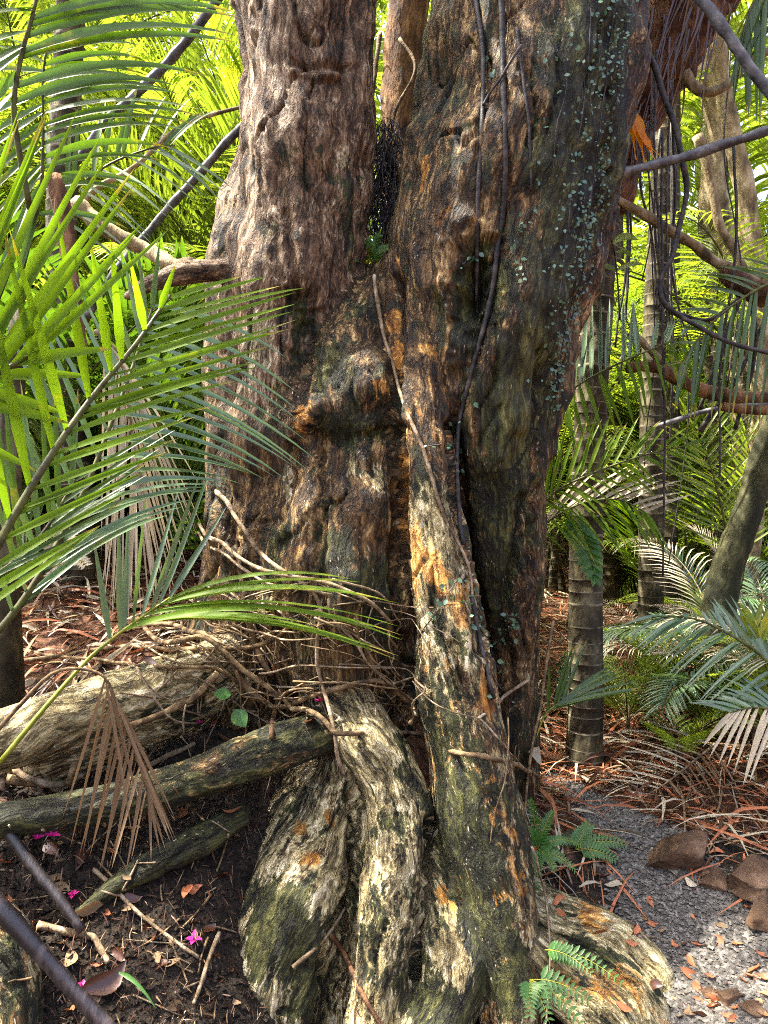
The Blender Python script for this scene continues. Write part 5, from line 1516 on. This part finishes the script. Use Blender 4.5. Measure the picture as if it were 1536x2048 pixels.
def curled(seed):
    rg = np.random.default_rng(seed)
    V = LV.copy(); V[:, 1] -= 0.5
    V[:, 2] += rg.uniform(-0.5, 1.0) * V[:, 1] ** 2 + rg.uniform(0.3, 2.0) * V[:, 0] ** 2 + 0.03
    V[:, 0] += 0.1 * np.sin(V[:, 1] * 5 + seed)
    return V


LITTER = {m.name: [mesh_np('fallen_leaf', curled(k * 7 + j), LF, [m]) for j in range(4)] for k, m in enumerate((M_BRONZE, M_RUST, M_DEAD, M_STRAW))}
GRP = {'bronze_leaf': ('dark bronze fallen leaf on the ground', 'bronze fallen leaves'), 'rust_litter': ('rust red fallen leaf on the ground', 'rust red fallen leaves'),
       'dead_frond': ('dull brown fallen leaf on the ground', 'brown fallen leaves'), 'straw_frond': ('pale straw fallen leaf on the ground', 'straw fallen leaves')}


def drop_leaf(p, n, size, kind, label=None, group=None):
    o = link('fallen_leaf', random.choice(LITTER[kind]))
    a = rng.uniform(0, 6.28)
    orient(o, p, (math.cos(a), math.sin(a), rng.normal() * 0.25), np.asarray(n) + rng.normal(size=3) * 0.35, size)
    tag(o, label or GRP[kind][0], 'leaf', None if label else GRP[kind][1])


for i in range(170):
    x, y = rng.uniform(0, 470), rng.uniform(1620, 2044)
    u = rng.random()
    if u < 0.30:
        x, y = rng.uniform(0, 420), rng.uniform(1180, 1330)
    elif u < 0.42:
        x, y = rng.uniform(400, 660), rng.uniform(1370, 1450)
    elif u < 0.72:
        x, y = rng.uniform(1060, 1536), rng.uniform(1560, 2040)
    p, n = hit(x, y, 0.004)
    if n[2] < 0.35:
        continue
    if x > 1000:
        kind, sz = rng.choice(['rust_litter', 'straw_frond', 'rust_litter', 'bronze_leaf']), rng.uniform(0.03, 0.07)
    else:
        kind, sz = rng.choice(['bronze_leaf', 'bronze_leaf', 'rust_litter', 'dead_frond', 'dead_frond']), rng.uniform(0.03, 0.085)
    drop_leaf(p, n, sz, str(kind))
for i in range(46):
    p, n = hit(rng.uniform(1330, 1536), rng.uniform(1950, 2046), 0.005) if i < 30 else hit(rng.uniform(1250, 1536), rng.uniform(1760, 1960), 0.005)
    if n[2] > 0.3:
        drop_leaf(p, n, rng.uniform(0.02, 0.055), str(rng.choice(['rust_litter', 'bronze_leaf', 'rust_litter', 'dead_frond'])))
for (x, y, sz, k, lb) in [(372, 1785, 0.075, 'rust_litter', 'bright orange brown curled leaf on the bare soil slope'), (205, 1965, 0.13, 'bronze_leaf', 'large glossy bronze leaf beside the thick grooved stalk'), (490, 1445, 0.06, 'dead_frond', 'curled brown leaf behind the dark log-like root'),
                          (1060, 1500, 0.16, 'straw_frond', 'pale pinkish bark flake behind the column root'), (1380, 1772, 0.05, 'straw_frond', 'yellowish leaf on the gravel below the large angular stone'), (555, 1335, 0.06, 'rust_litter', 'reddish leaf caught between the vines at the trunk base')]:
    p, n = hit(x, y, 0.02)
    drop_leaf(p, n, sz, k, lb)
ME_GLEAF = mesh_np('leaf', oval_leaf(6, 0.8)[0], OF, [M_FERN])
sd_ = thing('seedling', 'two leaved green seedling between the pale bank root and dark root', 'plant', loc=hit(455, 1440, 0)[0])
for (x, y, al, s) in [(468, 1425, (0.5, -0.3, -0.6), 0.075), (462, 1395, (-0.8, -0.2, 0.1), 0.06)]:
    o = link('leaf', ME_GLEAF, sd_)
    p = P(x, y - 6, 2.5)
    orient(o, p - np.array(sd_.location), al, (0.1, -0.7, 0.6), s)
gb = thing('grass_blade', 'single bright green grass blade at the bottom beside the bronze leaf', 'grass', loc=hit(235, 1950)[0])
lc = np.array(gb.location)
v, f = strip(P(238, 1945, 1.85) - lc, P(275, 1955, 1.82) - lc, P(312, 2018, 1.8) - lc, 0.014, np.array([0.2, -1, 0.6]), 8)
link('blade', mesh_np('blade', v, f, [M_FERN]), gb)


def flower(px, py, s, label, group=None):
    p, n = hit(px, py, 0.012)
    t = thing('fallen_flower', label, 'flower', group, p)
    for k in range(4):
        a = k * 1.57 + rng.uniform(-0.3, 0.3)
        v, f = strip(np.zeros(3), np.array([math.cos(a), math.sin(a), 0.6]) * s * 0.5, np.array([math.cos(a), math.sin(a), 0.35 + rng.normal() * 0.2]) * s, s * 0.75, UP, 4, 0.2, prof=broad)
        link('petal', mesh_np('petal', v, f, [M_PETAL]), t)
    V, F = tube(np.array([[0, 0, 0], [0, -0.2, 0.3], [0, -0.35, 0.75]]) * s, np.array([0.16, 0.12, 0.05]) * s, 6)
    link('tube', mesh_np('tube', V, F, [M_PETAL]), t)


flower(386, 1885, 0.026, 'vivid magenta flower on the bare soil by a pale twig')
flower(640, 1402, 0.02, 'magenta flower behind the dark log-like root')
flower(105, 1664, 0.024, 'dull magenta flower pair member under the withered frond')
flower(78, 1668, 0.02, 'shrivelled magenta flower under the withered frond')
flower(142, 1796, 0.02, 'faded pink flower touching the bluish black stalk')
flower(168, 1978, 0.018, 'small magenta petal beside the large bronze leaf')
flower(395, 1445, 0.016, 'pinkish petal on soil beside the pale bank root')

# joined litter too fine to pick apart: chips and needles of dry frond
def litter_stuff(name, label, pts_fn, n, lens, wid, mats, cat='litter'):
    g = Geo()
    for i in range(n):
        x, y = pts_fn()
        p = np.array([x, y, 0.0]); e = 0.03
        z = ground_zs(x, y)
        a = rng.uniform(0, 6.28); ln = rng.uniform(*lens)
        d = np.array([math.cos(a), math.sin(a), 0])
        q0 = np.array([x, y, z + rng.uniform(0.0, 0.03)]); q1 = q0 + d * ln
        q1[2] = ground_zs(q1[0], q1[1]) + rng.uniform(0.0, 0.05)
        v, f = strip(q0, (q0 + q1) / 2 + UP * rng.uniform(0, 0.25) * ln + rng.normal(size=3) * ln * 0.06, q1, rng.uniform(*wid), UP + rng.normal(size=3) * 0.5, 3, 0.3)
        g.add(v, f, int(rng.choice(len(mats))))
    o = link(name, g.mesh(name, mats))
    o['kind'] = 'stuff'; o['label'] = label; o['category'] = cat
    return o


_gzc = {}
_ix = np.arange(-8, 9, 0.02); _iy = np.arange(1, 12, 0.02)
_gzt = ground_z(*np.meshgrid(np.arange(-8, 9, 0.1), np.arange(1, 12, 0.1), indexing='ij'))


def ground_zs(x, y):
    if 1.5 < y < 4.2 and -1.7 < x < 1.8:
        return G(x, y)[2]
    i = int(np.clip((x + 8) / 0.1, 0, _gzt.shape[0] - 1)); j = int(np.clip((y - 1) / 0.1, 0, _gzt.shape[1] - 1))
    return _gzt[i, j]


def rust_pts():
    while True:
        y = rng.uniform(2.6, 9.0) if rng.random() < 0.75 else rng.uniform(2.4, 4.2)
        x = rng.uniform(0.25 + 0.02 * y, 1.1 + 0.42 * y)
        if path_mask(np.array([x]), np.array([y]))[0] < 0.35:
            return x, y


def bank_pts():
    return rng.uniform(-3.2, -0.3), rng.uniform(2.6, 5.0)


def soil_pts():
    return rng.uniform(-1.3, -0.1), rng.uniform(1.75, 2.6)


litter_stuff('rust_litter', 'rust red carpet of fallen frond strips beyond the gravel', rust_pts, 6500, (0.06, 0.34), (0.005, 0.022), [M_RUST, M_RUST, M_DEAD, M_STRAW, M_BRONZE])
litter_stuff('bank_litter', 'brown leaf litter on the bank behind the bright palm', bank_pts, 2600, (0.04, 0.25), (0.006, 0.03), [M_BRONZE, M_RUST, M_DEAD, M_STRAW])
litter_stuff('soil_litter', 'fine crumbs and chips over the dark soil slope', soil_pts, 2000, (0.006, 0.04), (0.002, 0.006), [M_DEAD, M_BRONZE, M_BRONZE, M_BRONZE, M_VINE])
# clods
gc = Geo()
ico = np.array([(0, 0, 1), (0.9, 0, 0.3), (0.28, 0.85, 0.3), (-0.72, 0.53, 0.3), (-0.72, -0.53, 0.3), (0.28, -0.85, 0.3), (0, 0, -0.5)])
icf = np.array([(0, 1, 2), (0, 2, 3), (0, 3, 4), (0, 4, 5), (0, 5, 1), (6, 2, 1), (6, 3, 2), (6, 4, 3), (6, 5, 4), (6, 1, 5)])
for i in range(9000):
    x, y = soil_pts(); s = 0.003 + 0.011 * rng.random() ** 3
    gc.add(ico * (1 + rng.normal(size=(7, 3)) * 0.25) * s + np.array([x, y, ground_zs(x, y)]), icf)
o = link('soil_crumbs', gc.mesh('soil_crumbs', [M_SOIL], False)); o['kind'] = 'stuff'; o['label'] = 'loose dark crumbs of soil on the slope'
gg = Geo()
n = 0
while n < 26000:
    y = 1.5 + 2.9 * rng.random() ** 1.6; x = rng.uniform(0.3, 1.7)
    if path_mask(np.array([x]), np.array([y]))[0] < rng.uniform(0.1, 0.9):
        continue
    s = rng.uniform(0.004, 0.0115); n += 1
    gg.add(ico * (1 + rng.normal(size=(7, 3)) * 0.25) * np.array([1, 1, 0.7]) * s + np.array([x, y, ground_zs(x, y) + 0.001]), icf)
o = link('gravel', gg.mesh('gravel', [M_GRAVEL], False)); o['kind'] = 'stuff'; o['label'] = 'grey crushed gravel covering the path'

# ------------------------------------------------------------------ palms and undergrowth behind
random.seed(5)
GL = 'young palms filling the understory'
def scatter_bush(n, xr, yr, temps, label, group, fs=(0.6, 1.0), nf=(5, 8)):
    for i in range(n):
        y = random.uniform(*yr); x = random.uniform(*xr) * y
        if abs(x) < 0.9 and y < 3.9 or (0.1 < x < 1.7 and y < 4.6):
            continue
        bush(np.array([x, y, ground_zs(x, y)]), label, group, temps, random.randint(*nf), random.uniform(*fs))


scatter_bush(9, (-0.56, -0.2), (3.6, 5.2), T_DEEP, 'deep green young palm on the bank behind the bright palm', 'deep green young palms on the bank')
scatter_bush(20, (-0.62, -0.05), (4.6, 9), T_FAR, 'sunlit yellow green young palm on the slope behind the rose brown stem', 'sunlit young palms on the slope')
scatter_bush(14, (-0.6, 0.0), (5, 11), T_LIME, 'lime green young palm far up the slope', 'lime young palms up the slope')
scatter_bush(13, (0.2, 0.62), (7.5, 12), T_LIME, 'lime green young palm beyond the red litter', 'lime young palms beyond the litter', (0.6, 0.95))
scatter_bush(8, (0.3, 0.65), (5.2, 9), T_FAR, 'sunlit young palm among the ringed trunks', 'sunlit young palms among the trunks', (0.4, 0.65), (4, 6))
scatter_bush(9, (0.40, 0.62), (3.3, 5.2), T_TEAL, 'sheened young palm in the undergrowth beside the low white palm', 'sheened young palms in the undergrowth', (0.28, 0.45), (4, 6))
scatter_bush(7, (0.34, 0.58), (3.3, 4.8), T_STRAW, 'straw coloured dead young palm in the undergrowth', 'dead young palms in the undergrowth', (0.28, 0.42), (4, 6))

for xx, yy in [(1.35, 3.35), (1.55, 3.6), (1.75, 3.45), (1.5, 4.1), (1.9, 3.9), (1.25, 3.75)]:
    bush(np.array([xx, yy, ground_zs(xx, yy)]), 'tiny yellow green palm seedling in the litter before the low white palm', 'tiny seedlings in the litter', T_FAR, 4, random.uniform(0.2, 0.3), (0.2, 1.0))

for i in range(18):
    y = random.uniform(7, 15); x = (random.uniform(-0.62, -0.3) if i % 3 else random.uniform(0.16, 0.62)) * y
    z = ground_zs(x, min(y, 11.5)); h = random.uniform(1.6, 6.5)
    palm(np.array([x, y, z]), np.array([x + random.uniform(-0.3, 0.3), y, z + h]), random.uniform(0.07, 0.1), ('tall slender yellow green palm deep in the sunlit forest', 'slender lime green palm deep in the sunlit forest')[i % 2], ('slender yellow green palms deep in the forest', 'slender lime palms deep in the forest')[i % 2], (T_FAR, T_LIME)[i % 2], random.randint(7, 10), random.uniform(0.9, 1.2), True, 0.2)

for i in range(40):
    right = i % 5 < 2
    y = random.uniform(7.0, 12.0) if right else random.uniform(4.8, 9.5)
    x = (random.uniform(0.14, 0.62) if right else random.uniform(-0.62, -0.1)) * y
    z = ground_zs(x, y); h = random.uniform(0.3, 2.2)
    tk = random.choice([0, 0, 1])
    ht = 'knee high' if h < 0.8 else ('waist high' if h < 1.4 else 'head high')
    wh = 'beyond the red litter' if right else 'up the bank behind the bright palm'
    cl = ('yellow green', 'lime green')[tk]
    palm(np.array([x, y, z]), np.array([x + random.uniform(-0.15, 0.15), y, z + h]), random.uniform(0.05, 0.075),
         f'{cl} palm with a {ht} stem {wh}', f'{cl} {ht} palms {wh}', (T_FAR, T_LIME)[tk], random.randint(7, 9), random.uniform(0.7, 1.0), False, 0.1)

for i in range(26):
    y = random.uniform(5.2, 9.0); x = random.uniform(0.16, 0.64) * y
    z = ground_zs(x, y); h = random.uniform(0.2, 2.6)
    palm(np.array([x, y, z]), np.array([x + random.uniform(-0.15, 0.15), y, z + h]), random.uniform(0.035, 0.05), 'thin stemmed open palm with feathery fronds among the ringed trunks', 'feathery palms among the ringed trunks', T_THIN, random.randint(5, 7), random.uniform(0.6, 0.9), False, 0.1)

# far woods: one mass of leaf sprays up the hill behind
gf = Geo()
def sprays(n, dist, seed):
    rg = np.random.default_rng(seed)
    for i in range(n):
        az = rg.uniform(-0.72, 0.72); d = rg.uniform(*dist)
        x, y = d * math.sin(az), d * math.cos(az)
        z0 = float(np.clip(1 + d * 0.12, 0, 4)); z = z0 + rg.uniform(-2, 1) + 11.5 * rg.random()
        if x > 0 and z > 5 and rg.random() < 0.25:
            continue
        dr = unit(rg.normal(size=3) * np.array([1, 1, 0.5])); sd = unit(np.cross(dr, rg.normal(size=3)))
        L = rg.uniform(0.5, 1.2); m = rg.integers(8, 14)
        f = np.linspace(0.1, 1, m)
        c = np.array([x, y, z]) + dr * (f * L)[:, None] - UP * (0.35 * L * f ** 2)[:, None]
        s = np.where(np.arange(m) % 2, 1, -1)[:, None]
        tip = c + (sd * s + dr * 0.6) * (0.42 * L * (1.1 - 0.5 * f))[:, None] - UP * 0.06
        w = unit(np.cross(tip - c, rg.normal(size=3))) * rg.uniform(0.03, 0.07)
        V = np.stack([c, (c + tip) / 2 + w, tip, (c + tip) / 2 - w], 1).reshape(-1, 3)
        gf.add(V, np.arange(m * 4).reshape(m, 4), int(rg.integers(3)))
sprays(5200, (11.5, 19), 3)
o = link('far_forest', gf.mesh('far_forest', [M_FAR, M_LIME, M_LIME], False)); o['kind'] = 'stuff'; o['label'] = 'far sunlit woods seen as one leafy mass'

# ------------------------------------------------------------------ unseen upper limbs of the old tree; crown placed to dapple it with shade
lc = np.array(big_tree.location)
def up_limb(pts):
    q = catmull(pts, 24)
    V, F = tube(q[:, :3] - lc, q[:, 3], 14, jitter=0.06)
    me = mesh_np('limb', V, F, [M_TANBARK])
    link('limb', me, big_tree)
a0, a1 = P(614, -290, 3.05), P(1125, -290, 3.2)
up_limb([(*a0, 0.26), (*(a0 + [-0.2, 0.2, 1.6]), 0.22), (*(a0 + [-1.2, 0.3, 3.2]), 0.15), (*(a0 + [-2.6, 0.2, 4.4]), 0.06)])
up_limb([(*(a0 + [-0.2, 0.2, 1.5]), 0.17), (*(a0 + [0.1, 1.2, 3]), 0.12), (*(a0 + [0.3, 2.6, 4.4]), 0.05)])
up_limb([(*a1, 0.40), (*(a1 + [0.3, 0.1, 1.6]), 0.32), (*(a1 + [1.1, 0.2, 3.2]), 0.2), (*(a1 + [2.2, 0.0, 4.6]), 0.08)])
up_limb([(*(a1 + [0.3, 0.1, 1.5]), 0.2), (*(a1 + [0.0, -1.2, 3]), 0.13), (*(a1 + [-0.6, -2.8, 4.2]), 0.05)])
rg = np.random.default_rng(77)
N_CR = 1900
cc = rg.normal(size=(420, 3)) * np.array([2.6, 1.2, 0.8]) + np.array([-1.6, 1.9, 7.6])
cen = cc[rg.integers(420, size=N_CR)] + rg.normal(size=(N_CR, 3)) * 0.28
dr = unit(rg.normal(size=(N_CR, 3)) * np.array([1, 1, 0.5])); wv = unit(np.cross(dr, rg.normal(size=(N_CR, 3)) + UP * 1.5))
ln = rg.uniform(0.14, 0.3, N_CR)[:, None]
V = np.stack([cen, cen + dr * ln * 0.5 + wv * ln * 0.26, cen + dr * ln - UP * ln * 0.2, cen + dr * ln * 0.5 - wv * ln * 0.26], 1).reshape(-1, 3) - lc
cr = link('crown', mesh_np('crown', V, np.arange(N_CR * 4).reshape(-1, 4), [M_CROWN], False), big_tree)  # out of view, set left and forward so its shade falls on the trunk
cr['kind'] = 'stuff'
